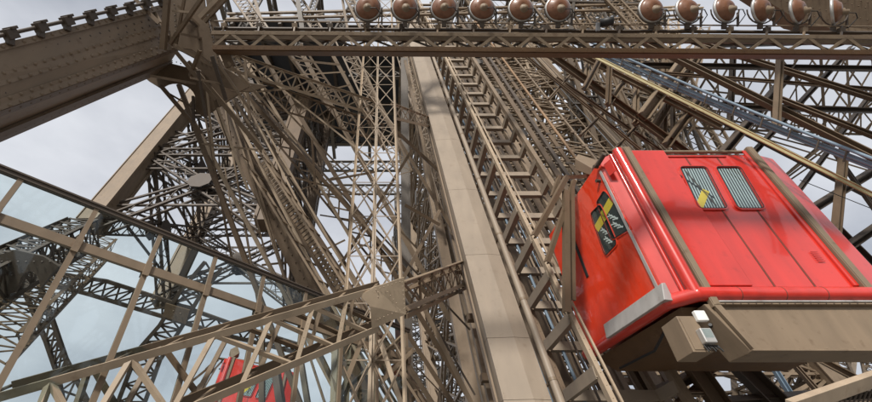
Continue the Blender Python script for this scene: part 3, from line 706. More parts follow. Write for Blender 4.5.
b = MB(); b.bar(sp_(2.15, zr + 1.7, .012), sp_(2.15, zT - .8, .012), .10, .02, nS); b.build('door_gap', M['black'], CB)
b = MB(); b.hexa([sp_(-.16, zT - .75, .03), sp_(-.4, zT - .75, -.02), sp_(-.4, zT - .75, .0), sp_(-.16, zT - .75, .05)], [sp_(-.16, zT - .3, .03), sp_(-.4, zT - .3, -.02), sp_(-.4, zT - .3, .0), sp_(-.16, zT - .3, .05)]); b.build('hatch', M['red'], CB, .01)
b = MB(); b.tube(sp_(-.02, zT - .18, .1), sp_(-.4, zT - .12, .1), .06, 10); b.tube(sp_(.05, zT - .18, .05), sp_(.05, zT - .18, .18), .05, 10); b.build('hinge', M['dark'], CB); b = MB(); b.tube(sp_(.25, zT - .55, .0), sp_(.25, zT - .55, .12), .05, 10); b.build('hinge', M['dark'], CB)
# chassis
zC = onY(752, 352, yF - .05).z
print('chassis depth', zB - zC)
b = MB()
xl2 = xL + .25
yc = yF + .55
b.hexa([V((xL + .45, yF - .02, zC)), V((xR + .3, yF - .02, zC)), V((xR + .3, yc, zC)), V((xL + .36, yc, zC))], [V((xL + .02, yF - .02, zB - .1)), V((xR + .3, yF - .02, zB - .1)), V((xR + .3, yc, zB - .1)), V((xL + .0, yc, zB - .1))])
b.build('chassis', M['tan'], CB, .015)
b = MB(); b.bar(V((xL + .35, yF - .10, zC + .0)), V((xR + .3, yF - .08, zC + .0)), .14, .03, Z); b.bar(V((xL + .2, yF - .06, zB - .14)), V((xR + .3, yF - .06, zB - .14)), .12, .03, Z)
b.bar(V((xL + .52, yF - .07, zC)), V((xL + .20, yF - .07, zB - .1)), .14, .08, Y)
b.rivets(V((xL + .6, yF - .03, zC + .07)), V((xR, yF - .03, zC + .07)), -Y, .018, .5); b.build('chassis_flange', M['tan'], CB, .006)
b = MB(); b.hexa([V((xL - .1, yF + .56, zB - .42)), V((xR + .3, yF + .56, zB - .42)), V((xR + .3, yBk - .3, zB - .42)), V((Lc.x + .5, yBk - .3, zB - .42))], [V((xL - .25, yF + .3, zB - .02)), V((xR + .3, yF + .3, zB - .02)), V((xR + .3, yBk - .1, zB - .02)), V((Lc.x + .15, yBk - .1, zB - .02))]); b.build('underfloor', M['umber'], CB, .01)
# equipment box and lamps
bx0 = P(689, 335, 8.0); fr = (X * .95 + Y * -.1).normalized()
xb, yb = bx0.x, yF - .32
def hb(x0, x1, y0, y1, z0, z1, nm, mt, bev=.008, par=None, tilt=0):
    b = MB(); b.hexa([V((x0, y0, z0)), V((x1, y0, z0)), V((x1, y1, z0)), V((x0, y1, z0))], [V((x0 + tilt, y0, z1)), V((x1 + tilt, y0, z1)), V((x1 + tilt, y1, z1)), V((x0 + tilt, y1, z1))]); return b.build(nm, mt, par or CB, bev)
p1 = onY(676, 316, yF - .45); p2 = onY(714, 352, yF - .45)
print('box', p1, p2)
hb(p1.x, p2.x, yF - .45, yF + .1, p2.z, p1.z, 'equipment_box', M['tan'], .01)
hb(p1.x + .04, p2.x - .04, yF - .465, yF - .45, p2.z + .04, p1.z - .04, 'equipment_box_lid', M['tan'], .004)
p = onY(700, 317, yF - .5); hb(p.x - .09, p.x + .12, yF - .55, yF - .45, p.z - .09, p.z + .12, 'bulkhead_lamp', M['white'], .02)
p = onY(706, 337, yF - .5); lp = hb(p.x - .12, p.x + .10, yF - .6, yF - .46, p.z - .14, p.z + .14, 'work_lamp', M['silver'], .02)
b = MB(); b.hexa([V((p.x - .09, yF - .61, p.z - .05)), V((p.x + .07, yF - .61, p.z - .05)), V((p.x + .07, yF - .602, p.z - .05)), V((p.x - .09, yF - .602, p.z - .05))], [V((p.x - .09, yF - .61, p.z + .12)), V((p.x + .07, yF - .61, p.z + .12)), V((p.x + .07, yF - .602, p.z + .12)), V((p.x - .09, yF - .602, p.z + .12))]); b.build('lens', M['winglass'], lp)
b = MB()
for k in range(7): b.tube(V((p.x - .12 + k * .04, yF - .5, p.z - .15)), V((p.x - .1 + k * .045, yF - .52, p.z - .28 + .03 * (k % 3))), .014, 6)
b.build('cable_glands', M['black'], CB)
b = MB(); b.path([V((xL + .1, yF + .2, zB - .46)), V((xL + .5, yF + .7, zB - .55)), V((xL + 1.6, yF + .8, zB - .5)), V((xR, yF + .9, zB - .52))], .035, 8); b.build('hydraulic_hose', M['black'], CB)
b = MB(); b.path([sp_(.3, zB - .2, -.1), sp_(1.2, zB - .5, -.25), sp_(2.6, zB - .45, -.3)], .03, 8); b.build('hydraulic_hose', M['black'], CB)
for k in range(3):
    b = MB(); c_ = V((xL + .2 + k * .9, yF + 1.1, zB - .5)); b.lathe(c_ - X * .07, X, [(0, .001), (0, .14), (.03, .17), (.11, .17), (.14, .14), (.14, .001)], 16); b.build('guide_wheel', M['dark'], CB)
b = MB()
for q0_, q1_ in ((V((xL + .6, yF - .065, zC + .02)), V((xR + .2, yF - .065, zC + .02))), (V((xL + .3, yF - .125, zB - .14)), V((xR + .2, yF - .125, zB - .14)))): b.rivets(q0_, q1_, -Y, .014, .16)
b.build('bolt_rows', M['dark'], CB)['kind'] = 'stuff'
# support frame on the far edge
b = MB()
for a_, c_, wd in (((567, 190, 12.6), (568, 312, 10.6), .16), ((573, 186, 12.7), (574, 300, 10.9), .10), ((568, 176, 12.9), (535, 236, 11.6), .14), ((575, 180, 12.9), (548, 262, 11.3), .12), ((556, 178, 13.2), (590, 176, 13.2), .12), ((560, 176, 13.2), (553, 196, 12.6), .1)):
    b.chan(P(*a_), P(*c_), wd, wd * .8, .025, FW)
b.build('support_frame', M['brown'], CB)
b = MB(); b.hexa([P(575, 158, 13.5), P(592, 168, 13), P(592, 176, 13), P(575, 170, 13.5)], [P(578, 154, 14), P(598, 160, 13.4), P(598, 170, 13.4), P(578, 168, 14)]); b.build('buffer', M['tan'], CB, .02)
# second lift cabin, lower left behind the girder
c2 = copy_tree(CB)
c2['label'] = 'partly hidden second red lift cabin glimpsed behind the lower left girder'
tgt = P(204, 436, 13)
c2.location = tgt; c2.scale = (.55, .55, .55); c2.rotation_euler = (R_(-4), R_(6), R_(14))

# ------------------------------------------------------------------ glass screen
GS = thing('glass_screen', 'tall framed glass wind screen sloping across the left, bluish panes', 'glass screen', onZ(0, 167, 5) * 1)
gd = V((1.4, 1.306, 0)).normalized(); g0 = P(0, 170, 5.5); zt_ = g0.z; gn = gd.cross(Z).normalized()
def gx(px, z_=zt_): return onPl(px, 170 + .4 * px, g0, gn)
zm = onPl(0, 219, g0, gn).z
s_of = lambda p: (p - g0).dot(gd)
xsP = [952 - 1 / (.001075 + .0000945 * k) for k in range(-2, 9)]
sP = [s_of(gx(x)) for x in xsP]
sA, sB = sP[0] - .2, sP[-1] + .1
gp = lambda s, z, o=0: V((g0.x, g0.y, 0)) + gd * s + Z * z + gn * o
b = MB(); b.bar(gp(sA, zt_ ), gp(sB, zt_), .09, .05, Z); b.bar(gp(sA, zt_ + .04), gp(sB, zt_ + .04), .13, .025, Z); b.build('top_rail', M['dark'], GS)
b = MB(); b.bar(gp(sA, zm), gp(sB, zm), .07, .13, Z); b.build('mid_rail', M['tan'], GS)
b = MB(); b.bar(gp(sA, .05), gp(sB, .05), .08, .1, Z); b.build('bottom_rail', M['tan'], GS)
for s in sP:
    b = MB(); b.bar(gp(s, .1), gp(s, zm - .066), .075, .06, gn); b.bar(gp(s, zm + .066), gp(s, zt_ - .026), .065, .05, gn); b.build('post', M['tan'], GS)
    b = MB(); b.bar(gp(s, zm - .12, .05), gp(s, zm + .1, .05), .09, .03, gn); b.bar(gp(s, zm - .12, -.06), gp(s, zm + .1, -.06), .09, .03, gn); b.build('clamp', M['tan'], GS)
for s0, s1 in zip(sP, sP[1:]):
    for z0, z1 in ((.1, zm - .07), (zm + .07, zt_ - .03)):
        b = MB(); b.bar(gp(s0 + .035, (z0 + z1) / 2), gp(s1 - .035, (z0 + z1) / 2), .008, z1 - z0, Z); b.build('pane', M['glass'], GS)

# ------------------------------------------------------------------ arches and lattice seen through the glass
def strip_truss(name, label, A_, B_, d, th, c, wv, mat, n=3):
    t = thing(name, label, 'lattice arch', P(*A_[0], d))
    for o in (0, th):
        for ln in (A_, B_):
            b = MB()
            for p, q in zip(ln, ln[1:]): b.bar(P(*p, d + o), P(*q, d + o), c, c * .8, FW)
            b.build('chord', mat, t)
        b = MB()
        for p0, p1, q0_, q1_ in zip(A_, A_[1:], B_, B_[1:]): b.zig(P(*p0, d + o), P(*p1, d + o), P(*q0_, d + o), P(*q1_, d + o), n, wv, wv * .5, FW, 'XP')
        b.build('lacing', mat, t)
    return t
strip_truss('lattice_arch', 'curved dark lattice arch dropping towards the bottom left behind the glass', [(14, 262), (26, 295), (46, 341), (58, 376), (67, 420)], [(36, 262), (42, 290), (56, 330), (66, 359), (97, 420)], 22, 1.0, .20, .10, M['dark'])
strip_truss('lattice_arch', 'gently bowed dark lattice arch running left to right behind the glass', [(30, 262), (53, 273), (106, 281), (162, 299), (235, 325), (300, 345)], [(30, 275), (50, 284), (88, 294), (141, 310), (225, 335), (295, 352)], 24, 1.0, .20, .10, M['dark'], 4)
strip_truss('lattice_arch', 'dark lattice arch falling from the far leg to the lower left girder', [(205, 262), (180, 292), (160, 325), (138, 350), (118, 402)], [(222, 268), (200, 296), (180, 330), (160, 360), (145, 402)], 23, 1.0, .20, .10, M['dark'])
t = thing('gusset_plate', 'dark plate where two lattice arches cross behind the glass', 'gusset plate', P(177, 313, 22.8))
b = MB(); b.plate([P(166, 303, 22.7), P(190, 310, 22.7), P(186, 324, 22.7), P(163, 316, 22.7)], .1, FW); b.rivets(P(170, 310, 22.6), P(184, 315, 22.6), -FW, .06, .3); b.build('plate', M['brown'], t)
# dark corner bracket structure behind glass at far left
t = thing('bracket_structure', 'dark riveted corner bracket with round openings behind the glass at far left', 'bracket', P(20, 240, 14))
b = MB(); b.plate([P(x, y, 14) for x, y in [(-30, 262), (18, 250), (44, 256), (60, 266), (54, 272), (42, 288)] + arc(31, 284, 10, 13, -15, -165, 8) + [(16, 292), (2, 296), (-30, 306)]], .12, FW)
b.rivets(P(-10, 262, 13.9), P(54, 262, 13.9), -FW, .05, .25); b.rivets(P(-30, 285, 13.9), P(16, 274, 13.9), -FW, .05, .25); b.build('plate', M['dark'], t)
A_, B_ = box4(P(-30, 290, 13.2), P(84, 232, 19), 1.2, 1.2); 
truss('lattice_girder', 'dark lattice girder rising behind the left end of the glass screen', A_, B_, 10, .16, .09, M['dark'], pat='XP', side_pat='XP')
A_, B_ = box4(P(-20, 345, 12), P(98, 244, 24), 1.0, 1.6)
truss('lattice_girder', 'thin brown lattice girder crossing behind the glass near the left edge', A_, B_, 12, .14, .07, M['brown'], pat='X', side_pat='XP')

# ------------------------------------------------------------------ staircase and diagonals of the near left leg
ST = thing('staircase', 'steep caged metal staircase descending from the node towards the mast', 'staircase', P(420, 420, 7.8))
def bundle(a, b_, n=1): return P(*a), P(*b_)
sa, sb = P(262, 162, 12.6), P(448, 455, 8.4)
d_, s_, u_ = frame(sa, sb, FW)
for o in (-.19, .19):
    b = MB(); b.bar(sa + s_ * o, sb + s_ * o, .09, .2, u_); b.build('stringer', M['brown'], ST)
b = MB(); n = 70
for k in range(n):
    p = sa.lerp(sb, (k + .5) / n); b.bar(p - s_ * .16, p + s_ * .16, .085, .03, (FW + d_ * .3))
b.build('treads', M['tan'], ST)
for o, h in ((-.25, .8), (.25, .8), (-.25, .4), (.25, .4)):
    b = MB(); q = -u_ if u_.dot(UP) < 0 else u_; b.bar(sa + s_ * o + q * h, sb + s_ * o + q * h, .05, .04, u_); b.build('handrail', M['tan'], ST)
for k in range(15):
    p = sa.lerp(sb, k / 14); b = MB()
    for o in (-.25, .25): b.bar(p + s_ * o, p + s_ * o + q * .8, .04, .03, d_)
    b.build('baluster', M['tan'], ST)
NL = thing('tower_leg', 'near left tower leg of crossing brown and pale diagonal members behind the mast', 'tower leg', P(300, 250, 11))
rnd = random.Random(3)
wide = [((196, 62, 14.5), (385, 440, 9.5), .46, .34, 'brown'), ((206, 60, 13.4), (402, 440, 9.3), .08, .06, 'beige'), ((214, 62, 13.4), (330, 420, 10), .055, .05, 'tan'), ((218, 66, 13.2), (262, 330, 11), .05, .05, 'tan'), ((222, 62, 13.2), (300, 330, 11), .06, .05, 'tan'), ((226, 60, 13.2), (380, 330, 11), .05, .05, 'beige'), ((232, 62, 13.4), (395, 262, 12), .06, .05, 'tan'), ((236, 58, 13.6), (430, 262, 13.5), .06, .05, 'tan'), ((240, 56, 13.8), (372, 160, 13), .05, .05, 'beige'), ((200, 90, 12.6), (232, 262, 11.5), .05, .05, 'brown'), ((250, 110, 13), (372, 345, 10), .05, .05, 'beige'), ((222, 70, 15.5), (455, 440, 11), .13, .12, 'tan'), ((212, 58, 13.5), (432, 300, 12.5), .13, .1, 'brown'),
        ((260, 50, 19), (470, 400, 15), .18, .15, 'brown'), ((300, 50, 19), (450, 320, 16), .2, .2, 'tan'), ((178, 84, 12), (300, 405, 10), .12, .1, 'brown'), ((232, 95, 13), (400, 400, 10.5), .10, .08, 'tan'),
        ((345, 50, 20), (462, 245, 18), .14, .14, 'tan'), ((395, 130, 18), (470, 200, 18), .14, .12, 'brown'), ((412, 150, 13), (300, 330, 12.5), .09, .08, 'brown'), ((190, 115, 12.5), (350, 420, 10.4), .10, .08, 'beige'),
        ((245, 60, 14), (420, 355, 11.8), .09, .07, 'beige'), ((208, 60, 12.8), (345, 260, 12), .05, .05, 'dark'), ((228, 72, 12.6), (470, 330, 12), .055, .055, 'dark'), ((405, 205, 13), (440, 225, 13), .1, .08, 'brown'),
        ((405, 60, 21), (440, 220, 18), .14, .1, 'tan'), ((285, 50, 18), (330, 110, 18), .12, .12, 'tan'), ((330, 50, 19), (385, 150, 18), .16, .1, 'tan'), ((350, 50, 19), (400, 140, 18), .1, .1, 'beige'),
        ((440, 210, 14), (392, 300, 12), .1, .07, 'tan'), ((420, 300, 10.5), (480, 420, 9.6), .11, .09, 'tan'), ((405, 330, 10.5), (470, 430, 9.6), .10, .09, 'brown'), ((412, 285, 11), (475, 395, 10), .05, .05, 'dark')]
for a_, c_, wd, hh, mt in wide:
    b = MB(); b.chan(P(*a_), P(*c_), wd, hh, wd * .12, FW, 1)
    if wd > .25: b.rivets(P(*a_) - FW * wd * .1 , P(*c_) - FW * wd * .1, -FW, .025, .25)
    b.build('diagonal', M[mt], NL)
# short struts and cross ties between the diagonals
ties = [((202, 144), (258, 150)), ((258, 92), (300, 88)), ((218, 108), (248, 190)), ((245, 60), (250, 120)), ((197, 100), (222, 98)), ((205, 70), (214, 160)), ((270, 130), (285, 195)), ((312, 140), (315, 185)),
        ((290, 205), (298, 270)), ((300, 262), (345, 240)), ((262, 265), (310, 260)), ((255, 215), (268, 262)), ((225, 168), (232, 215)), ((330, 180), (375, 172)), ((338, 262), (372, 240)), ((352, 230), (400, 195)), ((345, 300), (372, 250)),
        ((410, 210), (455, 180)), ((425, 236), (470, 205)), ((430, 190), (462, 150)), ((408, 255), (445, 240)), ((340, 340), (372, 300)), ((352, 395), (375, 355)), ((330, 402), (400, 352)), ((405, 355), (450, 402)), ((292, 60), (340, 65)), ((300, 75), (345, 72)),
        ((310, 95), (350, 85)), ((412, 60), (440, 100)), ((405, 110), (440, 95)), ((405, 140), (445, 118)), ((215, 200), (262, 235)), ((300, 190), (380, 160)), ((320, 215), (365, 222)), ((285, 175), (360, 195))]
for i, ((x0, y0), (x1, y1)) in enumerate(ties):
    d = (10.8 + rnd.random() * 3.2) if max(x0, x1) < 405 else (31 if min(y0, y1) < 150 else 20 + rnd.random() * 2); wd = .035 + .03 * rnd.random()
    b = MB(); b.angle(P(x0, y0, d), P(x1, y1, d * (1 + rnd.uniform(-.04, .04))), wd, wd * .2, FW); b.build('tie', M[('tan', 'brown', 'beige')[i % 3]], NL)
def pxq(a, c, hpx0, hpx1, dep):        # four corners of a girder between two seen points
    (x0, y0, d0), (x1, y1, d1) = a, c
    return [P(x0, y0, d0), P(x0 + hpx0[0], y0 + hpx0[1], d0), P(x0 + hpx0[0], y0 + hpx0[1], d0 + dep), P(x0, y0, d0 + dep)], [P(x1, y1, d1), P(x1 + hpx1[0], y1 + hpx1[1], d1), P(x1 + hpx1[0], y1 + hpx1[1], d1 + dep), P(x1, y1, d1 + dep)]
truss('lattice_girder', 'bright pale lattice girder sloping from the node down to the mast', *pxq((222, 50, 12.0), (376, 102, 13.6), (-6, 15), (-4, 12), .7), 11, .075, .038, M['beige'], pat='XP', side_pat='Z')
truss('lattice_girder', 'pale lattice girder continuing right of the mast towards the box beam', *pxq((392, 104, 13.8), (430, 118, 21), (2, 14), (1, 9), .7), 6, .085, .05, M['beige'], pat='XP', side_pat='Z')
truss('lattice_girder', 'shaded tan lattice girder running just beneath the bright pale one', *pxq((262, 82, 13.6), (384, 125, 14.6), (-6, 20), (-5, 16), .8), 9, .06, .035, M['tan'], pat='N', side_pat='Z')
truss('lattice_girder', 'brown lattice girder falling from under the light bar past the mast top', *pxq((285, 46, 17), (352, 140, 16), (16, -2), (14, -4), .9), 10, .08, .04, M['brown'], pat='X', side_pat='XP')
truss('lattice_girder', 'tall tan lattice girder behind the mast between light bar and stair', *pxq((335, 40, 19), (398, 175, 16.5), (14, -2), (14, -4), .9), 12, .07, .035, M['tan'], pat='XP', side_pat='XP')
truss('lattice_girder', 'lattice girder left of the box beam, crossing behind the mast top', *pxq((394, 46, 32), (444, 215, 20), (12, -2), (12, -6), .9), 14, .06, .035, M['tan'], pat='XP', side_pat='XP')
truss('lattice_girder', 'long fine brown lattice girder from the node towards the staircase foot', *pxq((236, 92, 14.6), (392, 285, 12.6), (10, -7), (12, -8), .6), 16, .07, .045, M['brown'], pat='X', side_pat='X')
truss('lattice_girder', 'lattice girder under the mast gusset with crossed tan members', *pxq((330, 405, 8.2), (404, 335, 8.6), (12, 16), (10, 14), .5), 5, .08, .05, M['tan'], pat='X', side_pat='X')
# grey wide post behind the mast
t = thing('steel_column', 'wide flat grey column standing behind the mast, seen between its bars', 'column', P(407, 402, 14))
b = MB(); b.bar(P(408, 430, 14), P(404, 60, 26), .40, .36, Y); b.bar(P(413, 430, 13.9), P(407, 60, 25.8), .06, .44, Y); b.build('shaft', M['far'], t)
# posts below the lower-left girder
t = thing('post_group', 'upright pale posts and braces under the girder left of the mast', 'posts', P(340, 402, 8))
for (x0, y0, x1, y1, wd, mt) in ((335, 345, 333, 430, .12, 'beige'), (350, 335, 346, 430, .07, 'tan'), (366, 330, 330, 420, .09, 'tan'), (300, 355, 312, 430, .10, 'tan'), (318, 350, 352, 420, .08, 'tan'), (275, 365, 285, 430, .14, 'dark'), (262, 330, 262, 430, .10, 'brown'), (380, 340, 410, 430, .09, 'beige')):
    b = MB(); b.angle(P(x0, y0, 8.4), P(x1, y1, 7.4), wd, wd * .2, FW); b.build('post', M[mt], t)

rr = random.Random(11)
for (cx, cy, d, rad, n, lb) in ((470, 352, 34, 62, 22, 'spidery tie rods radiating from a dark node just left of the box beam, low down'), (429, 322, 38, 42, 16, 'fine star of tie rods around a small node between mast and box beam'), (432, 272, 42, 40, 14, 'fine star of thin rods high in the bright gap right of the mast')):
    t = thing('radial_bracing', lb, 'bracing', P(cx, cy, d))
    b = MB(); b.lathe(P(cx, cy, d), -FW, [(-.3, .001), (-.3, .5), (.3, .5), (.35, .001)], 10); b.build('node', M['far'], t)
    for k in range(n):
        a = 2 * math.pi * (k + rr.random() * .7) / n; r1 = rad * rr.uniform(.5, 1.15); x, y = cx + r1 * math.cos(a), cy + r1 * math.sin(a)
        if x > 482: x = 482
        b = MB(); b.bar(P(cx, cy, d), P(x, y, d + rr.uniform(-3, 3)), .09, .09, FW); b.build('tie_rod', M['far'], t)
t = thing('lattice_girder', 'distant vertical lattice strips in the bright gap right of the mast', 'lattice girder', P(430, 300, 44))
for x in (414, 423, 436, 447):
    b = MB(); a_, c_ = P(x, 420, 40), P(x - 8, 190, 52); b.bar(a_, c_, .1, .1, Y); b.bar(a_ + X * .5, c_ + X * .5, .1, .1, Y); b.zig(a_, c_, a_ + X * .5, c_ + X * .5, 40, .06, .05, Y, 'X'); b.build('member', M['far'], t)
# ------------------------------------------------------------------ right side structure
RS = thing('tower_leg', 'dark latticed right tower leg silhouetted against the sky beyond the cables', 'tower leg', P(760, 120, 16))
heavy = [((640, 42, 17), (905, 175, 11), .26, .2, 'brown'), ((700, 45, 17), (905, 110, 13), .20, .18, 'brown'), ((640, 66, 18), (905, 70, 18), .26, .25, 'dark'), ((640, 72, 17), (905, 92, 14), .14, .12, 'brown'),
         ((740, 108, 15), (905, 112, 15), .22, .2, 'dark'), ((780, 100, 14), (905, 150, 12), .18, .14, 'brown'), ((752, 50, 16.5), (905, 205, 11.5), .0, 0, ''), ((778, 60, 13), (774, 132, 12.4), .17, .15, 'tan'),
         ((732, 48, 19), (728, 130, 18), .20, .2, 'dark'), ((700, 48, 19), (650, 130, 17), .36, .3, 'tan'), ((672, 50, 20), (672, 140, 18), .18, .14, 'brown'), ((790, 70, 18), (690, 190, 15), .34, .3, 'dark'),
         ((850, 48, 19), (745, 160, 16), .2, .18, 'dark'), ((895, 60, 19), (790, 200, 15), .16, .14, 'dark'), ((842, 140, 13), (832, 240, 11.8), .18, .2, 'brown'), ((905, 150, 15), (800, 215, 13.5), .28, .2, 'dark'), ((905, 205, 14), (840, 250, 13), .26, .2, 'dark'),
         ((810, 120, 14), (905, 255, 12), .10, .1, 'dark'), ((660, 90, 18), (905, 215, 14), .24, .2, 'dark'), ((830, 225, 14), (905, 300, 13), .3, .2, 'dark'), ((700, 46, 21), (905, 40, 21), .3, .2, 'dark')]
for a_, c_, wd, hh, mt in heavy:
    if wd == 0: continue
    wd *= .8; hh *= .8; b = MB(); b.chan(P(*a_), P(*c_), wd, hh, .03, FW, -1); b.build('diagonal' if abs(a_[1] - c_[1]) > 60 else 'strut', M[mt], RS)
fine = []
for k in range(16): fine.append(((690 + k * 16, 50), (650 + k * 16 - 10, 135)))
for k in range(9): fine.append(((655 + k * 30, 52), (700 + k * 30, 110)))
for k in range(6): fine.append(((640 + k * 25, 84 + k * 11), (790 + k * 25, 100 + k * 17)))
for k in range(5): fine.append(((895 - k * 22, 80 + k * 22), (790 - k * 14, 170 + k * 12)))
for k in range(8): fine.append(((690 + k * 26, 60), (694 + k * 26, 130)))
for i, ((x0, y0), (x1, y1)) in enumerate(fine):
    d = 19 + rnd.random() * 6; wd = .07 + .05 * rnd.random()
    b = MB(); b.angle(P(x0, y0, d), P(x1, y1, d), wd, wd * .25, FW); b.build('tie', M['brown' if i % 3 else 'tan'], RS)
truss('lattice_girder', 'dark lattice girder crossing the sky above the cabin roof', *pxq((640, 100, 21), (905, 110, 21), (0, 26), (0, 26), 1.2), 12, .11, .06, M['brown'], pat='XP', side_pat='X')
# broad face of members behind the cables
t = thing('lattice_girder', 'broad tan truss with upright posts below the start of the cables', 'lattice girder', P(600, 90, 17))
for i, (x0, y0, x1, y1, wd) in enumerate(((542, 50, 705, 168, .26), (560, 46, 720, 128, .2), (587, 55, 585, 88, .16), (609, 62, 607, 105, .16), (636, 78, 634, 124, .18), (664, 60, 662, 144, .2), (600, 58, 583, 90, .18), (628, 74, 606, 106, .2), (662, 92, 633, 125, .24), (700, 96, 664, 146, .26), (690, 50, 640, 118, .4), (556, 78, 690, 172, .12), (520, 52, 640, 150, .1), (575, 70, 548, 100, .1), (608, 108, 580, 136, .12), (636, 126, 612, 152, .12))):
    b = MB(); b.chan(P(x0, y0, 17.5 + (i % 3) * .5), P(x1, y1, 16 + (i % 3) * .5), wd, wd * .7, .03, FW, -1); b.build('member', M['tan' if i % 3 else 'brown'], t)
def facefill(name, label, quad, nx, ny, wd, mats, d2):
    """crossed lattice sheet: quad of four (px, py, d)"""
    t = thing(name, label, 'lattice bracing', P(*quad[0])); q = [P(*p) for p in quad]
    nrm = (q[1] - q[0]).cross(q[3] - q[0]).normalized()
    f = lambda u, v: q[0].lerp(q[1], u).lerp(q[3].lerp(q[2], u), v)
    rj = random.Random(len(name + label)); jt = lambda a: a + rj.uniform(-.35, .35) / nx
    for i in range(nx):
        b = MB(); flat_brace(b, f(jt(i / nx), 0) + nrm * rj.uniform(-.5, .5), f(jt((i + 1) / nx), 1) + nrm * rj.uniform(-.5, .5), nrm, wd * rj.uniform(1, 2.4), wd * .3, 24, 'X', wd * .14); b.build('member', mats[0], t)
        b = MB(); flat_brace(b, f(jt((i + 1) / nx), 0) + nrm * d2, f(jt(i / nx), 1) + nrm * d2, nrm, wd * rj.uniform(1, 2), wd * .3, 24, 'Z', wd * .14); b.build('member', mats[1], t)
        b = MB(); b.bar(f(jt(i / nx), 0), f(jt(i / nx) * .8 + .1, 1), wd * rj.uniform(.3, .9), wd * .3, nrm); b.build('rod', mats[i % 2], t)
    for j in range(ny + 1):
        v = (j + rj.uniform(-.3, .3)) / ny; v2 = v + rj.uniform(-.18, .18)
        b = MB(); flat_brace(b, f(0, v) + nrm * .3 * rj.random(), f(1, v2), nrm, wd * rj.uniform(.7, 2), wd * .3, 20, 'XZ'[j % 2], wd * .14); b.build('member', mats[j % 2], t)
    return t
facefill('bracing_panel', 'dense dull brown bracing sheet behind the guide rails', [(455, 20, 50), (700, 20, 48), (680, 200, 30), (540, 200, 32)], 8, 8, .55, (M['beige'], M['tan']), .8)
facefill('bracing_panel', 'netted lattice wall above and behind the red cabin roof', [(540, -20, 40), (650, -10, 40), (745, 170, 28), (590, 160, 30)], 6, 7, .45, (M['tan'], M['far']), .9)
facefill('bracing_panel', 'fine pale bracing sheet above the light bar behind the floodlights', [(225, -40, 22), (640, -40, 22), (640, 36, 20), (225, 36, 20)], 8, 3, .3, (M['tan'], M['far']), 1.2)
# riveted plates top right
t = thing('riveted_girder', 'brown riveted plate girder behind the rightmost floodlights, top right corner', 'girder', P(830, 10, 12))
b = MB(); q = [P(700, -42, 12.8), P(1150, 62, 10), P(1150, 96, 10), P(800, 22, 12.2)]; b.hexa(q, [p + FW * .5 for p in q]); b.build('web', M['tan'], t, .01)
b = MB()
for s in (.15, .3, .6, .8): b.rivets(q[0].lerp(q[3], s) - FW * .002, q[1].lerp(q[2], s) - FW * .002, -FW, .022, .16)
b.build('rivet_rows', M['brown'], t)['kind'] = 'stuff'
# lower right: members under the cabin
LR = thing('tower_leg', 'shadowed members and rails crossing beneath the red cabin chassis', 'tower leg', P(700, 400, 13))
for a_, c_, wd, hh, mt in (((625, 355, 13), (668, 430, 11.5), .34, .25, 'brown'), ((655, 350, 13.5), (700, 430, 12), .18, .14, 'tan'), ((690, 365, 12.5), (735, 430, 11.5), .5, .3, 'brown'), ((735, 365, 13), (800, 430, 11.6), .5, .4, 'dark'), ((790, 362, 13), (850, 430, 11.6), .12, .12, 'tan'),
                           ((640, 398, 12), (720, 360, 13), .26, .2, 'brown'), ((676, 402, 12), (712, 372, 12.6), .12, .1, 'brown'), ((715, 402, 12.2), (880, 390, 12.8), .3, .25, 'dark'), ((820, 360, 13.5), (905, 405, 12.5), .2, .2, 'tan'), ((850, 345, 14), (905, 380, 13.4), .14, .1, 'tan'),
                           ((770, 364, 14), (812, 430, 12.8), .16, .1, 'cable'), ((680, 392, 12), (702, 392, 12), .1, .1, 'tan')):
    b = MB(); b.chan(P(*a_), P(*c_), wd, hh, .03, FW, -1); b.build('member', M[mt], LR)
t = thing('handrail_beam', 'pale flat beam with a dark grille below it in the bottom right corner', 'beam', P(840, 395, 6))
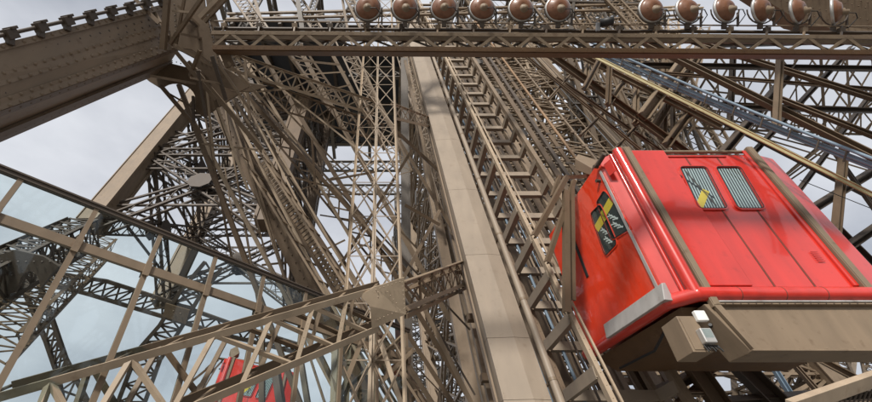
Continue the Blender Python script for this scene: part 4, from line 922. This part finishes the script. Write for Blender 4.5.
b = MB(); b.bar(P(790, 408, 5.6), P(910, 366, 6.6), .20, .10, FW); b.build('beam', M['beige'], t, .006)
b = MB()
for k in range(16):
    p = P(835, 396, 5.9).lerp(P(910, 372, 6.6), k / 15) - UP * .08; b.bar(p, p - UP * .6 + FW * .2 + X * .05, .014, .014, FW)
b.build('grille', M['dark'], t)
facefill('bracing_panel', 'pale lattice glimpsed below the cabin at the right edge', [(640, 330, 24), (900, 320, 24), (900, 440, 18), (640, 440, 18)], 6, 3, .35, (M['tan'], M['beige']), .6)

# ------------------------------------------------------------------ cables
CBL = thing('cable_bundle', 'bundle of blue-grey cables sweeping down to the right edge above the cabin', 'cables', P(596, 50, 15))
for k in range(4):
    o = (-6, -1, 2, 6)[k]; b = MB()
    pts = [P(588 + 280 * s + o * .4, 46 + o + 116 * s + 10 * s * (1 - s) , 15 - 5.5 * s) for s in [i / 10 for i in range(12)]]
    b.path(pts, (.04, .018, .045, .035)[k], 8); b.build('cable', M['cable'], CBL)
for k in range(9):
    s = .12 + k * .1; b = MB(); c_ = P(588 + 280 * s, 48 + 116 * s + 10 * s * (1 - s), 14.9 - 5.5 * s); b.bar(c_ - UP * .15 - RT * .05, c_ + UP * .15 + RT * .05, .02, .04, FW); b.build('cable_clip', M['dark'], CBL)
t = thing('yellow_rail', 'straw-yellow flat rail descending to the right just over the cabin roof', 'rail', P(592, 56, 13.5))
b = MB(); b.bar(P(590, 55, 13.5), P(905, 212, 9.6), .065, .04, FW); b.bar(P(592, 54, 13.6), P(905, 209, 9.7), .02, .07, FW); b.build('rail', M['yellow'], t)
t = thing('junction_box', 'dark box hanging under the light bar where the cables begin', 'box', P(585, 53, 10))
b = MB(); b.bar(P(572, 53, 10), P(602, 54, 10), .18, .10, FW); b.build('box', M['black'], t, .01)
# thin cable right
t = thing('wire', 'thin dark wire crossing the sky at the right edge', 'wire', P(800, 180, 12)); b = MB(); b.path([P(800, 180, 12), P(905, 222, 11)], .012, 6); b.build('wire_run', M['black'], t)
for o in bpy.data.objects:
    if '_o' in o: del o['_o']
